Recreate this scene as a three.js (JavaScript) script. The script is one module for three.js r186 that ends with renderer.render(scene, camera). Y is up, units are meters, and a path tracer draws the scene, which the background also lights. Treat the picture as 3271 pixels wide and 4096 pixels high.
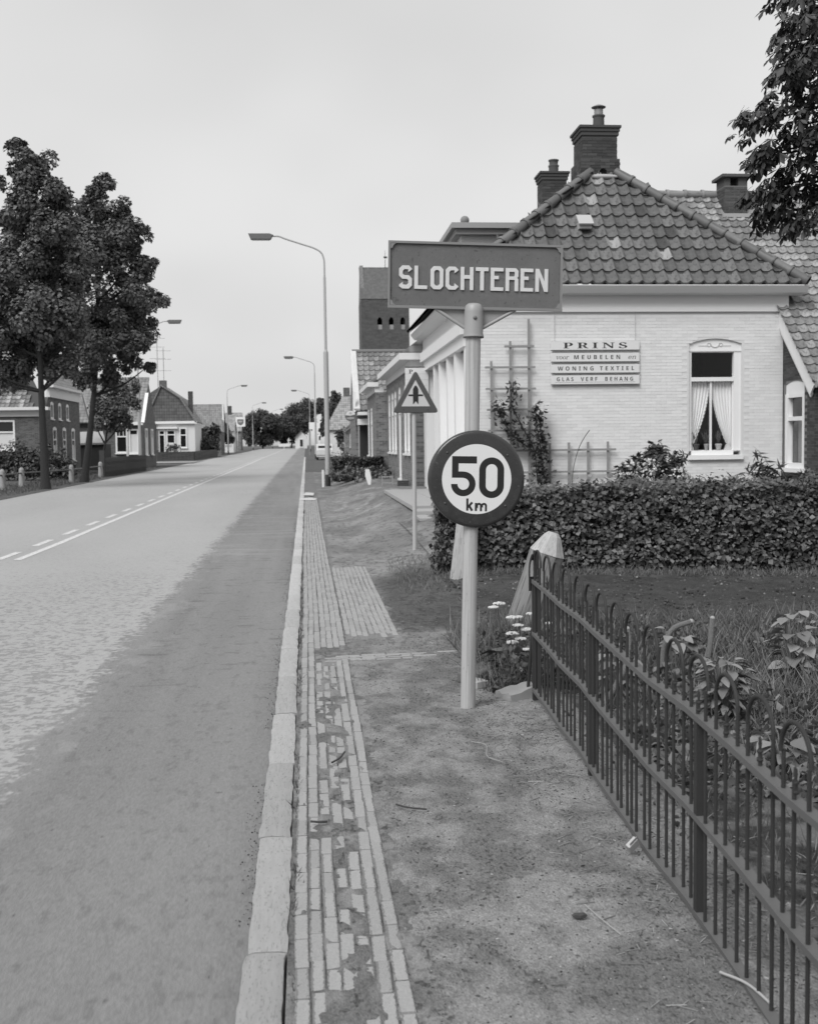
import * as THREE from 'three';
import { mergeGeometries } from 'three/addons/utils/BufferGeometryUtils.js';
import { RoundedBoxGeometry } from 'three/addons/geometries/RoundedBoxGeometry.js';

// ---------------------------------------------------------------- camera, sky, sun, exposure
// x: right across the street, -z: along the street away from the camera, y: up; metres
const scene = new THREE.Scene();
const camera = new THREE.PerspectiveCamera(49.28, 817 / 1024, 0.1, 3000);
camera.position.set(0, 1.63, 0);
camera.rotation.order = 'YXZ';
camera.rotation.set(-3.5016 * Math.PI / 180, -5.1977 * Math.PI / 180, -0.013);
camera.focus = 7.2;
camera.userData.fStop = 5;
const renderer = new THREE.WebGLRenderer({ antialias: true });
renderer.setSize(817, 1024);
renderer.toneMapping = THREE.LinearToneMapping;
renderer.toneMappingExposure = 1.0;
renderer.shadowMap.enabled = true;

// ---------------------------------------------------------------- numbers and noise
function rng(seed) { let a = seed >>> 0; return () => { a = (a + 0x6D2B79F5) | 0; let t = Math.imul(a ^ (a >>> 15), 1 | a); t = (t + Math.imul(t ^ (t >>> 7), 61 | t)) ^ t; return ((t ^ (t >>> 14)) >>> 0) / 4294967296; }; }
const hash = (x, y, s) => { let h = Math.imul(x, 374761393) + Math.imul(y, 668265263) + Math.imul(s, 1274126177); h = Math.imul(h ^ (h >>> 13), 1274126177); return ((h ^ (h >>> 16)) >>> 0) / 4294967296; };
const mod = (a, n) => ((a % n) + n) % n;
function vn(x, y, s = 0, p = 0) {       // value noise 0..1, period p if given
  const xi = Math.floor(x), yi = Math.floor(y), fx = x - xi, fy = y - yi;
  const u = fx * fx * (3 - 2 * fx), v = fy * fy * (3 - 2 * fy);
  const X0 = p ? mod(xi, p) : xi, X1 = p ? mod(xi + 1, p) : xi + 1, Y0 = p ? mod(yi, p) : yi, Y1 = p ? mod(yi + 1, p) : yi + 1;
  const a = hash(X0, Y0, s), b = hash(X1, Y0, s), c = hash(X0, Y1, s), d = hash(X1, Y1, s);
  return a + (b - a) * u + (c - a) * v + (a - b - c + d) * u * v;
}
function fbm(x, y, o = 4, s = 0, p = 0) { let r = 0, k = 0.5, t = 0; for (let i = 0; i < o; i++) { r += k * vn(x, y, s + i, p); t += k; k *= 0.5; x *= 2; y *= 2; if (p) p *= 2; } return r / t; }
const sst = (a, b, x) => { const t = Math.min(1, Math.max(0, (x - a) / (b - a))); return t * t * (3 - 2 * t); };
const mix = (a, b, t) => a + (b - a) * t;
const enc = (l) => Math.round(255 * (l <= 0 ? 0 : l >= 1 ? 1 : l <= 0.0031308 ? 12.92 * l : 1.055 * Math.pow(l, 1 / 2.4) - 0.055));
function tex(w, h, f, { srgb = true, rx = 1, ry = 1 } = {}) {    // f(i, j) -> linear grey 0..1
  const d = new Uint8Array(w * h * 4);
  for (let j = 0; j < h; j++) for (let i = 0; i < w; i++) { const l = f(i, j), v = srgb ? enc(l) : Math.round(255 * Math.min(1, Math.max(0, l))), k = 4 * (j * w + i); d[k] = d[k + 1] = d[k + 2] = v; d[k + 3] = 255; }
  const t = new THREE.DataTexture(d, w, h); t.wrapS = t.wrapT = THREE.RepeatWrapping; t.magFilter = THREE.LinearFilter; t.minFilter = THREE.LinearMipmapLinearFilter; t.generateMipmaps = true;
  if (srgb) t.colorSpace = THREE.SRGBColorSpace; t.repeat.set(rx, ry); t.needsUpdate = true; return t;
}
const rep = (t, rx, ry = rx) => { const c = t.clone(); c.repeat.set(rx, ry); c.needsUpdate = true; return c; };

// ---------------------------------------------------------------- sky: an even bright overcast with faint cloud
{
  const w = 512, h = 256, d = new Float32Array(w * h * 4);
  for (let j = 0; j < h; j++) for (let i = 0; i < w; i++) {
    const el = (j / h - 0.5) * Math.PI, az = i / w * Math.PI * 2, R = 2.2 / (0.35 + Math.abs(Math.sin(el)));
    const n = fbm(40 + Math.cos(az) * R, 40 + Math.sin(az) * R, 4, 7);
    const l = el < 0 ? 0.3 : 0.735 + 0.24 * (n - 0.5), k = 4 * (j * w + i);
    d[k] = d[k + 1] = d[k + 2] = l; d[k + 3] = 1;
  }
  const t = new THREE.DataTexture(d, w, h, THREE.RGBAFormat, THREE.FloatType); t.mapping = THREE.EquirectangularReflectionMapping; t.magFilter = t.minFilter = THREE.LinearFilter; t.needsUpdate = true;
  scene.background = t; scene.environment = t;
}
const sun = new THREE.DirectionalLight(0xffffff, 3);
sun.position.set(-42, 72, 55); sun.target.position.set(0, 0, -20);
sun.position.add(sun.target.position);
sun.castShadow = true; sun.shadow.radius = 62; sun.shadow.mapSize.set(4096, 4096);
Object.assign(sun.shadow.camera, { left: -60, right: 60, top: 120, bottom: -120, near: 1, far: 320 });
scene.add(sun, sun.target);

// ---------------------------------------------------------------- materials (a black and white place: greys only)
const V3 = (x, y, z) => new THREE.Vector3(x, y, z);
const grey = (v) => new THREE.Color().setRGB(v, v, v);
const mat = (v, rough = 0.9, o = {}) => new THREE.MeshStandardMaterial({ color: grey(v), roughness: rough, side: THREE.DoubleSide, ...o });
const white = () => new THREE.Color(1, 1, 1);
const T = {};
T.grain = tex(512, 512, (i, j) => 0.5 + 0.5 * (fbm(i / 4, j / 4, 3, 3, 128) - 0.5) + 0.3 * (hash(i, j, 5) - 0.5), { srgb: false });
T.soft = tex(256, 256, (i, j) => fbm(i / 16, j / 16, 4, 11, 16), { srgb: false });
const brickTex = (lo, hi, mortar, seed) => tex(512, 512, (i, j) => {   // 8 x 16 bricks on 1.68 x 1.0 m, for walls too far to tell the bricks apart
  const row = Math.floor(j / 32), y = j % 32, x = (i + (row % 2) * 32) % 512, col = Math.floor(x / 64), fx = x % 64, g = hash(i, j, 9) * 0.04 - 0.02;
  if (y < 4 || fx < 4) return mortar + g + 0.05 * (fbm(i / 8, j / 8, 2, 3, 64) - 0.5);
  return mix(lo, hi, hash(col, row, seed)) * (0.85 + 0.3 * fbm(i / 16, j / 16, 3, 5, 32)) + g * 0.5;
});
const M = {
  brickFar: new THREE.MeshStandardMaterial({ color: white(), map: rep(brickTex(0.06, 0.13, 0.16, 4), 1 / 1.68, 1), roughness: 0.95, side: 2 }),
  brickMid: new THREE.MeshStandardMaterial({ color: white(), map: rep(brickTex(0.09, 0.2, 0.24, 8), 1 / 1.68, 1), roughness: 0.95, side: 2 }),
  brickDark: new THREE.MeshStandardMaterial({ color: white(), map: rep(brickTex(0.035, 0.075, 0.1, 6), 1 / 1.68, 1), roughness: 0.95, side: 2 }),
  brickPale: new THREE.MeshStandardMaterial({ color: white(), map: rep(brickTex(0.5, 0.6, 0.52, 6), 1 / 1.68, 1), roughness: 0.95, side: 2 }),
  mortarWhite: mat(0.6), mortar: mat(0.16), mortarDark: mat(0.08),
  whitePaint: mat(0.74, 0.45, { bumpMap: T.soft, bumpScale: 0.001 }), whiteDull: mat(0.62, 0.7), creamPaint: mat(0.68, 0.55),
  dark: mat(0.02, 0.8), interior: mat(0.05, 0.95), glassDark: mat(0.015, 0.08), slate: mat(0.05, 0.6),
  pane: new THREE.MeshPhysicalMaterial({ color: white(), roughness: 0.02, transmission: 1, thickness: 0, ior: 1.25, side: 2 }),
  zinc: mat(0.3, 0.55, { metalness: 0.3 }), iron: mat(0.022, 0.65, { bumpMap: rep(T.grain, 6, 6), bumpScale: 0.0008 }), ironWorn: mat(0.1, 0.6),
  lampGrey: mat(0.36, 0.55), lampHead: mat(0.12, 0.5), blackBand: mat(0.03, 0.6),
  wood: mat(0.28, 0.85), woodGrey: mat(0.2, 0.9), bark: mat(0.035, 1, { bumpMap: rep(T.soft, 4, 12), bumpScale: 0.03 }),
  concrete: mat(0.34, 0.95, { bumpMap: rep(T.grain, 3, 3), bumpScale: 0.004 }),
};

// ---------------------------------------------------------------- building helpers
const NI = (g) => (g.index ? g.toNonIndexed() : g);
const taken = new Map();
function numbered(n) { const k = taken.get(n) || 0; taken.set(n, k + 1); return k ? n + '_' + String(k).padStart(3, '0') : n; }
function shade(o) { o.castShadow = o.receiveShadow = true; return o; }
function thing(name, label, category, [x, y, z] = [0, 0, 0], group) {
  const o = new THREE.Group(); o.name = numbered(name); o.position.set(x, y, z); o.userData = { label, category }; if (group) o.userData.group = group; scene.add(o); return o;
}
function structure(name) { const o = new THREE.Group(); o.name = numbered(name); o.userData = { kind: 'structure' }; scene.add(o); return o; }
function obj(name, geos, m, parent) {
  const g = Array.isArray(geos) ? (geos.length > 1 ? mergeGeometries(geos.map((q) => NI(q))) : geos[0]) : geos;
  const o = shade(new THREE.Mesh(g, m)); o.name = parent ? name : numbered(name); (parent || scene).add(o); return o;
}
function grp(name, parent) { const o = new THREE.Group(); o.name = name; parent.add(o); return o; }
function bx(w, h, d, x = 0, y = 0, z = 0) { const g = new THREE.BoxGeometry(w, h, d); g.translate(x, y, z); return g; }
function bx2(x0, x1, y0, y1, z0, z1) { return bx(x1 - x0, y1 - y0, z1 - z0, (x0 + x1) / 2, (y0 + y1) / 2, (z0 + z1) / 2); }
function rbx(w, h, d, r, x = 0, y = 0, z = 0) { const g = new RoundedBoxGeometry(w, h, d, 1, r); g.translate(x, y, z); return g; }
function bar(a, b, r0, r1 = r0, seg = 8) { const d = b.clone().sub(a), g = new THREE.CylinderGeometry(r1, r0, d.length(), seg); g.applyQuaternion(new THREE.Quaternion().setFromUnitVectors(V3(0, 1, 0), d.clone().normalize())); g.translate((a.x + b.x) / 2, (a.y + b.y) / 2, (a.z + b.z) / 2); return g; }
function tube(pts, r, n = 24, seg = 8) { return new THREE.TubeGeometry(new THREE.CatmullRomCurve3(pts), n, r, seg); }
function plate(w, t, a, b, up = V3(0, 1, 0)) { // a flat board from a to b, width w along up, thickness t
  const d = b.clone().sub(a), L = d.length(), x = d.normalize(), z = x.clone().cross(up).normalize(), y = z.clone().cross(x); const g = new THREE.BoxGeometry(L, w, t);
  g.applyMatrix4(new THREE.Matrix4().makeBasis(x, y, z)); g.translate((a.x + b.x) / 2, (a.y + b.y) / 2, (a.z + b.z) / 2); return g;
}
const N = { front: V3(0, 0, 1), west: V3(-1, 0, 0), east: V3(1, 0, 0) };
function frame(o, n) { const u = V3(n.z, 0, -n.x); return new THREE.Matrix4().makeBasis(u, V3(0, 1, 0), n).setPosition(o); }   // u x up = n
function shp(pts) { const s = new THREE.Shape(); pts.forEach(([x, y], i) => (i ? s.lineTo(x, y) : s.moveTo(x, y))); return s; }
function slabGeo(F, pts, holes, t) { // a wall of thickness t behind the plane of F
  const s = pts instanceof THREE.Shape ? pts : shp(pts); for (const h of holes || []) s.holes.push(h instanceof THREE.Path ? h : shp(h)); const g = new THREE.ExtrudeGeometry(s, { depth: t, bevelEnabled: false, curveSegments: 8 }); g.translate(0, 0, -t); g.applyMatrix4(F); return g;
}
const rect = (x0, x1, y0, y1) => [[x0, y0], [x1, y0], [x1, y1], [x0, y1]];
function archRect(x0, x1, y0, y1, rise) { const s = new THREE.Path(); s.moveTo(x0, y0); s.lineTo(x1, y0); s.lineTo(x1, y1); const n = 8; for (let i = 1; i < n; i++) { const t = i / n; s.lineTo(mix(x1, x0, t), y1 + rise * (1 - (2 * t - 1) ** 2)); } s.lineTo(x0, y1); return s; }
function local(F, gs) { return gs.map((g) => g.applyMatrix4(F)); }
// a window set in a wall: frame, pane and sill; x0..x1, y0..y1 in the wall's plane
function windowIn(parent, F, x0, x1, y0, y1, o = {}) {
  const { w = 0.08, transom = 0, mull = [], fm = M.whitePaint, pm = M.glassDark, sill = 0.06, back = 0.07, name = 'window', blind = 0, arch = 0, inset = false } = o; if (!inset) F = F.clone().multiply(new THREE.Matrix4().makeTranslation(0, 0, back + 0.018));
  const g = grp(name, parent), fr = [], dz = -back / 2;
  fr.push(bx2(x0, x0 + w, y0, y1, -back, 0.006), bx2(x1 - w, x1, y0, y1, -back, 0.006), bx2(x0 + w, x1 - w, y1 - w, y1, -back, 0.006), bx2(x0 + w, x1 - w, y0, y0 + w, -back, 0.006));
  if (transom) fr.push(bx2(x0 + w, x1 - w, transom - w * 0.4, transom + w * 0.4, -back, 0.002));
  for (const [a, b, c] of mull) fr.push(bx2(a - 0.02, a + 0.02, b, c, -back + 0.01, -0.01));
  if (arch) { const s = new THREE.Shape(); s.moveTo(x0, y1); s.lineTo(x1, y1); for (let i = 1; i < 9; i++) { const t = i / 8; s.lineTo(mix(x1, x0, t), y1 + arch * (1 - (2 * t - 1) ** 2)); } const e = new THREE.ExtrudeGeometry(s, { depth: back, bevelEnabled: false }); e.translate(0, 0, -back + 0.004); fr.push(e.toNonIndexed()); }
  obj('frame', local(F, fr.map((q) => NI(q))), fm, g);
  obj('pane', local(F, [bx2(x0 + w * 0.9, x1 - w * 0.9, y0 + w * 0.9, y1 - w * 0.9, -back - 0.012, -back - 0.002)]), pm, g);
  if (sill) obj('sill', local(F, [bx2(x0 - 0.05, x1 + 0.05, y0 - sill, y0 - 0.002, -0.02, 0.07)]), fm, g);
  if (blind) obj('blind', local(F, [bx2(x0 + w, x1 - w, y0 + w, y0 + blind, -back, -back + 0.012)]), M.whiteDull, g);
  return g;
}
// bricks of a wall as geometry: up to `cap` single meshes (children of the wall), the rest joined into one part
function bricks(parent, F, x0, x1, y0, y1, { skip = () => false, mats, cap = 300, L = 0.21, H = 0.0622, j = 0.007, jx = j, proud = 0.005, seed = 1, prefer = () => true, uneven = 0.002 }) {
  const r = rng(seed), base = new THREE.BoxGeometry(1, 1, 1), singles = [], rest = mats.map(() => []);
  const rows = Math.floor((y1 - y0) / H);
  for (let k = 0; k < rows; k++) {
    let x = x0 - (k % 2 ? L / 2 : 0);
    while (x < x1 - 0.02) {
      const a = Math.max(x, x0), b = Math.min(x + L, x1); x += L;
      const ya = y0 + k * H, yb = ya + H; if (b - a < 0.03 || skip((a + b) / 2, (ya + yb) / 2, a, b, ya, yb)) continue;
      const p = proud + (r() - 0.5) * uneven, m = new THREE.Matrix4().makeScale(b - a - jx, H - j, p + 0.02).setPosition((a + b) / 2, (ya + yb) / 2, (p - 0.02) / 2).premultiply(F), q = Math.floor(r() * mats.length);
      if (singles.length < cap && prefer((a + b) / 2, (ya + yb) / 2)) singles.push([m, q]); else rest[q].push(base.clone().applyMatrix4(m));
    }
  }
  for (const [m, q] of singles) { const o = shade(new THREE.Mesh(base, mats[q])); o.name = 'brick'; o.applyMatrix4(m); parent.add(o); }
  rest.forEach((g, q) => { if (g.length) { const o = obj('brickwork', g, mats[q], parent); o.userData.kind = 'stuff'; } });
}
// pantiles on a roof plane: O = left end of the eave, u along it, v up the slope
function tileGeo(pitch, len, amp = 0.03) {
  const n = 10, pos = [], idx = [], row = (zz, dy, sc) => { for (let i = 0; i <= n; i++) { const t = i / n; pos.push((t - 0.5) * pitch * 1.06, dy + amp * (0.75 * Math.cos(2 * Math.PI * t) + 0.25 * Math.cos(4 * Math.PI * t)) * sc, zz); } };
  row(0, -0.034, 1); row(0, 0.016, 1); row(len, 0.0, 1);
  for (let k = 0; k < 2; k++) for (let i = 0; i < n; i++) { const a = k * (n + 1) + i; idx.push(a, a + 1, a + n + 1, a + 1, a + n + 2, a + n + 1); }
  const g = new THREE.BufferGeometry(); g.setAttribute('position', new THREE.Float32BufferAttribute(pos, 3));
  const uv = []; for (let i = 0; i < pos.length; i += 3) uv.push(pos[i] / pitch + 0.5, pos[i + 2] / len); g.setAttribute('uv', new THREE.Float32BufferAttribute(uv, 2)); g.setIndex(idx); const q = g.toNonIndexed(); q.computeVertexNormals(); return q;
}
function tiles(parent, O, u, v, { cols, rows, pitch = 0.242, expo = 0.327, inside = () => true, mats, cap = 300, seed = 1, prefer = () => true, lift = 0.035, amp = 0.03, weights }) {
  const n = v.clone().cross(u).normalize(); if (n.y < 0) n.negate(); const r = rng(seed), g = tileGeo(pitch, expo + 0.06, amp), singles = [], rest = mats.map(() => []);
  for (let k = 0; k < rows; k++) for (let c = 0; c < cols; c++) {
    const uu = (c + 0.5) * pitch, vv = k * expo; const q = weights ? weights(r(), k, c) : Math.floor(r() * mats.length), ju = (r() - 0.5) * 0.008, jt = (r() - 0.5) * 0.012; if (!inside(uu, vv + expo / 2)) continue;
    const m = new THREE.Matrix4().makeRotationX(0.07 + jt); m.premultiply(new THREE.Matrix4().makeRotationY((r() - 0.5) * 0.02));
    const B = new THREE.Matrix4().makeBasis(u.clone().negate(), n, v); m.premultiply(B); const p = O.clone().addScaledVector(u, uu + ju).addScaledVector(v, vv).addScaledVector(n, lift);
    m.setPosition(p);
    if (singles.length < cap && prefer(uu, vv)) singles.push([m, q]); else rest[q].push(g.clone().applyMatrix4(m));
  }
  for (const [m, q] of singles) { const o = shade(new THREE.Mesh(g, mats[q])); o.name = 'roof_tile'; o.applyMatrix4(m); parent.add(o); }
  rest.forEach((gs, q) => { if (gs.length) { const o = obj('tilework', gs, mats[q], parent); o.userData.kind = 'stuff'; } });
}
// a row of overlapping half-round ridge tiles from a to b
function ridgeTiles(parent, a, b, r, len, m, name = 'ridge_tile') {
  const d = b.clone().sub(a), L = d.length(), n = Math.max(1, Math.round(L / len)), st = L / n; d.normalize();
  const prof = [[r, -0.03], [r * 1.16, -0.03], [r * 1.16, 0.03], [r, 0.035], [r * 0.88, st + 0.03]].map(([x, y]) => new THREE.Vector2(x, y));
  const g = new THREE.LatheGeometry(prof, 12); g.applyQuaternion(new THREE.Quaternion().setFromUnitVectors(V3(0, 1, 0), d));
  for (let i = 0; i < n; i++) { const o = shade(new THREE.Mesh(g, Array.isArray(m) ? m[i % m.length] : m)); o.name = name; o.position.copy(a).addScaledVector(d, i * st); parent.add(o); }
}
// leaves
function leafGeo(L, W, fold = 0.25) { const p = [0, 0, 0, W / 2, fold * W * 0.4, L * 0.45, 0, 0, L, -W / 2, fold * W * 0.4, L * 0.45, 0, -fold * W * 0.15, L * 0.5]; const g = new THREE.BufferGeometry(); g.setAttribute('position', new THREE.Float32BufferAttribute(p, 3)); g.setAttribute('uv', new THREE.Float32BufferAttribute([0.5, 0, 1, 0.5, 0.5, 1, 0, 0.5, 0.5, 0.5], 2)); g.setIndex([0, 1, 4, 1, 2, 4, 2, 3, 4, 3, 0, 4]); g.computeVertexNormals(); return g; }
const leafMat = (rough = 0.7, tr = 0.25) => new THREE.MeshPhysicalMaterial({ color: white(), roughness: rough, transmission: tr, thickness: 0, side: 2 });
const LM = { hedge: leafMat(0.55, 0.15), tree: leafMat(0.75, 0.2), plant: leafMat(0.6, 0.2) };
function scatter(name, g, m, list, parent) {   // list of { p, q, s, c }
  const o = new THREE.InstancedMesh(g, m, list.length), M4 = new THREE.Matrix4(), S = new THREE.Vector3(), C = new THREE.Color();
  list.forEach((e, i) => { S.setScalar(e.s || 1); if (e.sv) S.copy(e.sv); M4.compose(e.p, e.q, S); o.setMatrixAt(i, M4); o.setColorAt(i, C.setRGB(e.c, e.c, e.c)); });
  o.name = name; shade(o); o.userData.kind = 'stuff'; parent.add(o); return o;
}
const EU = new THREE.Euler();
const turn = (x, y, z) => new THREE.Quaternion().setFromEuler(EU.set(x, y, z, 'YXZ'));
const lookQ = (dir, r) => { const q = new THREE.Quaternion().setFromUnitVectors(V3(0, 0, 1), dir.clone().normalize()); return q.multiply(new THREE.Quaternion().setFromAxisAngle(V3(0, 0, 1), (r() - 0.5) * 2.4)); };
const faceQ = (n, r) => new THREE.Quaternion().setFromUnitVectors(V3(0, 1, 0), n.clone().normalize()).multiply(new THREE.Quaternion().setFromAxisAngle(V3(0, 1, 0), r() * 6.283));   // a leaf's upper face turned towards n
const ball = (r) => { let x, y, z, d; do { x = r() * 2 - 1; y = r() * 2 - 1; z = r() * 2 - 1; d = x * x + y * y + z * z; } while (d > 1 || d < 1e-4); return V3(x, y, z); };
// height of the land: the street climbs gently, the plots on the right lie higher than the road
const PROF = [[0, 0], [20, 0], [32, 0.06], [45, 0.12], [65, 0.2], [85, 0.27], [110, 0.41], [170, 0.64], [200, 0.8], [260, 1.0], [3000, 1.0]];
function gz(Z) { for (let i = 1; i < PROF.length; i++) if (Z < PROF[i][0]) { const [a, b] = PROF[i - 1], [c, d] = PROF[i]; return Z < 0 ? 0 : mix(b, d, (Z - a) / (c - a)); } return 1; }
const plot = (x, Z) => 0.38 * sst(9, 19, Z) * sst(0.6, 2.4, x) * (1 - sst(60, 100, Z));
const gh = (x, z) => gz(-z) + plot(x, -z);
const ROAD_DROP = 0.03;

// ================================================================ THE GROUND
function sheet(name, xs, zs, hy, uvf, m, parent) {
  const pos = [], uv = [], idx = [], nx = xs.length;
  for (const z of zs) for (const x of xs) { pos.push(x, hy(x, z), z); const [a, b] = uvf(x, z); uv.push(a, b); }
  for (let j = 0; j < zs.length - 1; j++) for (let i = 0; i < nx - 1; i++) { const a = j * nx + i; idx.push(a, a + 1, a + nx, a + 1, a + nx + 1, a + nx); }
  const g = new THREE.BufferGeometry(); g.setAttribute('position', new THREE.Float32BufferAttribute(pos, 3)); g.setAttribute('uv', new THREE.Float32BufferAttribute(uv, 2)); g.setIndex(idx); g.computeVertexNormals();
  const o = obj(name, g, m, parent); if (!parent) o.userData.kind = 'structure'; return o;
}
const span = (a, b, n) => Array.from({ length: n + 1 }, (_, i) => a + (b - a) * i / n);
const PX0 = -0.09, PX1 = 1.62, PX2 = 11, PZ0 = -0.8, PZ1 = -12, PZ2 = -60;
{ // the land, out to the horizon, lying under the road and the finer patches
  const xs = [-1500, -500, -200, -100, -60, -35, -22, -16, -13, -11, -10, -9.46, -9.36, -0.3, -0.1, 0.4, 1.2, 2, 3, 5, 8, 10.9, 11, 14, 20, 35, 60, 120, 300, 1500];
  const zs = [400, 60, 20, 5, 1, -0.75, -0.9, -4, -8, -12, -16, -20, -25, -31, -38, -46, -55, -59.9, -60, -70, -85, -110, -140, -170, -200, -260, -400, -800, -1800];
  const under = (x, z) => (x > -9.4 && x < -0.2 ? ROAD_DROP + 0.06 : x > -0.2 && x < 10.95 && z < -0.78 && z > -59.95 ? 0.12 : 0.004);
  const map = tex(512, 512, (i, j) => 0.075 + 0.06 * (fbm(i / 32, j / 32, 5, 21, 16) - 0.5) + 0.03 * (hash(i, j, 2) - 0.5));
  sheet('ground', xs, zs, (x, z) => gh(x, z) - under(x, z), (x, z) => [x / 6, z / 6], new THREE.MeshStandardMaterial({ color: white(), map, roughness: 1, bumpMap: T.grain, bumpScale: 0.02, side: 2 }));
}
const inPath = (x, z, e = 0) => x < 0.33 + e || (x < 0.76 + e && z < -9.3 + e && z > -14.8);
function micro(x, z) {
  let h = 0.018 * sst(-15, -11, z) * (fbm(x * 3, z * 3, 3, 31) - 0.5) + 0.006 * (fbm(x * 14, z * 14, 2, 32) - 0.5);
  if (x < 0.36) { const t = sst(0.36, 0.3, x); h = mix(h, -0.003 + 0.022 * (fbm(x * 24, z * 10, 3, 33) - 0.5) + 0.0035 * sst(0.05, 0.09, x) * sst(0.22, 0.16, x) * sst(0.3, 0.55, fbm(x * 2, z * 0.5, 2, 36)) * sst(-9.4, -8.2, z) - 0.004 * sst(-8.4, -9.4, z), t); }
  else if (inPath(x, z)) h = -0.004 + 0.010 * (fbm(x * 13, z * 7, 3, 33) - 0.5);
  return h;
}
function dirt(x, z, g) {          // mossy dark soil round z = -11, paler trodden yard beyond
  const c = fbm(x * 1.6, z * 0.9, 4, 54), d = fbm(x * 9, z * 6, 4, 55), k = fbm(x * 26, z * 14, 3, 56);
  const m = sst(0.55, 0.95, x + 0.35 * (d - 0.5)) * sst(-9.3, -9.9, z + 0.5 * (d - 0.5)) * sst(-14.4, -13, z + 1.6 * (c - 0.5));
  let v = mix(0.21, 0.15, sst(0.35, 0.65, c)) * (0.65 + 0.7 * d); v = mix(v, 0.058 * (0.5 + d), 0.92 * m); v *= 1 - 0.4 * sst(0.56, 0.68, k); v += 0.1 * sst(0.94, 0.97, vn(x * 60, z * 40, 57)) * (1 - m * 0.5);
  return Math.max(0.015, v + g * (0.4 + 2.5 * v));
}
const rim = (x, z, x0, x1, z1, z0) => Math.min(sst(0, 0.05, x - x0), sst(0, 0.05, x1 - x), sst(0, 0.05, z - z1), sst(0, 0.05, z0 - z));
{
  const gb = rep(T.grain, 1, 1);
  // trodden dirt and the sand of the brick path
  const W = 2048, H = 2048, lx = PX1 - PX0, lz = PZ0 - PZ1;
  const map = tex(W, H, (i, j) => {
    const x = PX0 + (i + 0.5) / W * lx, z = PZ1 + (j + 0.5) / H * lz;
    const g = (hash(i, j >> 1, 1) - 0.5) * 0.05 + (vn(x * 200, z * 140, 43) - 0.5) * 0.08, c = fbm(x * 2.2, z * 1.6, 4, 41), d = fbm(x * 9, z * 7, 4, 42);
    if (inPath(x, z, 0.16 * (d - 0.5) + 0.05 * (vn(x * 60, z * 40, 40) - 0.5))) { const w = fbm(x * 16, z * 9, 3, 44), s = mix(0.115, 0.2, sst(0.38, 0.6, w * 0.6 + c * 0.4)); return s + g * 0.9 + 0.04 * (d - 0.5) - 0.06 * sst(0.7, 0.78, vn(x * 60, z * 40, 45)) * (d > 0.5 ? 1 : 0); }
    if (z < -10.5) return dirt(x, z, g);
    
    
    let v = mix(0.215, 0.125, sst(0.36, 0.62, c * 0.5 + d * 0.5)); v = mix(v, dirt(x, z, 0), sst(-8.3, -9.4, z));
    v *= 0.82 + 0.36 * fbm(x * 34, z * 26, 3, 46); v *= 0.72 + 0.56 * vn(x * 260, z * 170, 49);
    const speck = vn(x * 95, z * 65, 47); v *= 1 - 0.5 * sst(0.7, 0.86, speck) * sst(0.4, 0.6, d); v += 0.07 * sst(0.95, 0.98, vn(x * 85 + 9, z * 60, 48));
    return Math.max(0.02, v + g * (0.4 + v * 3));
  });
  map.wrapS = map.wrapT = THREE.ClampToEdgeWrapping;
  sheet('dirt_verge', span(PX0, PX1, 66), span(PZ0, PZ1, 340), (x, z) => gh(x, z) + micro(x, z) * (1 - sst(PX1 - 0.1, PX1, x)) * rim(x, z, -9, 99, -99, PZ0), (x, z) => [(x - PX0) / lx, (z - PZ1) / lz], new THREE.MeshStandardMaterial({ color: white(), map, roughness: 1, bumpMap: rep(T.grain, 3, 14), bumpScale: 0.006, side: 2 }));
  // yard in front of the houses on the right
  const map2 = tex(1024, 2048, (i, j) => {
    const x = PX0 + (i + 0.5) / 1024 * (4.4 - PX0), z = PZ2 + (j + 0.5) / 2048 * (PZ1 - PZ2);
    const g = (hash(i, j, 1) - 0.5) * 0.05, c = fbm(x * 1.6, z * 0.8, 4, 51), d = fbm(x * 7, z * 4, 4, 52);
    if (x < 0.33) return mix(0.11, 0.2, d) + g;
    if (z > -15) return dirt(x, z, g);
    let v = mix(0.21, 0.155, sst(0.35, 0.65, c)) * (0.7 + 0.6 * d); v = mix(dirt(x, z, 0), v, sst(-15, -16.5, z));
    const r1 = Math.hypot(x + 1.2, (z + 29) * 0.6); for (const [R, w] of [[2.9, 0.14], [3.6, 0.14], [2.2, 0.1]]) v += 0.07 * sst(w, w * 0.3, Math.abs(r1 - R + 0.25 * (c - 0.5))) * sst(0.35, 0.55, d);
    v *= 1 - 0.35 * sst(0.58, 0.7, fbm(x * 18, z * 9, 3, 53));
    return Math.max(0.02, v + g);
  });
  map2.wrapS = map2.wrapT = THREE.ClampToEdgeWrapping;
  sheet('dirt_yard', span(PX0, 4.4, 44), span(PZ1, PZ2, 160), (x, z) => gh(x, z) + (x < PX1 || z < -13 ? micro(x, z) : 0.0) * sst(PZ1, PZ1 - 0.3, z) - (x > 1.6 && z > -20.2 ? 0.03 : 0), (x, z) => [(x - PX0) / (4.4 - PX0), (z - PZ2) / (PZ1 - PZ2)], new THREE.MeshStandardMaterial({ color: white(), map: map2, roughness: 1, bumpMap: rep(T.grain, 5, 40), bumpScale: 0.008, side: 2 }));
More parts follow.
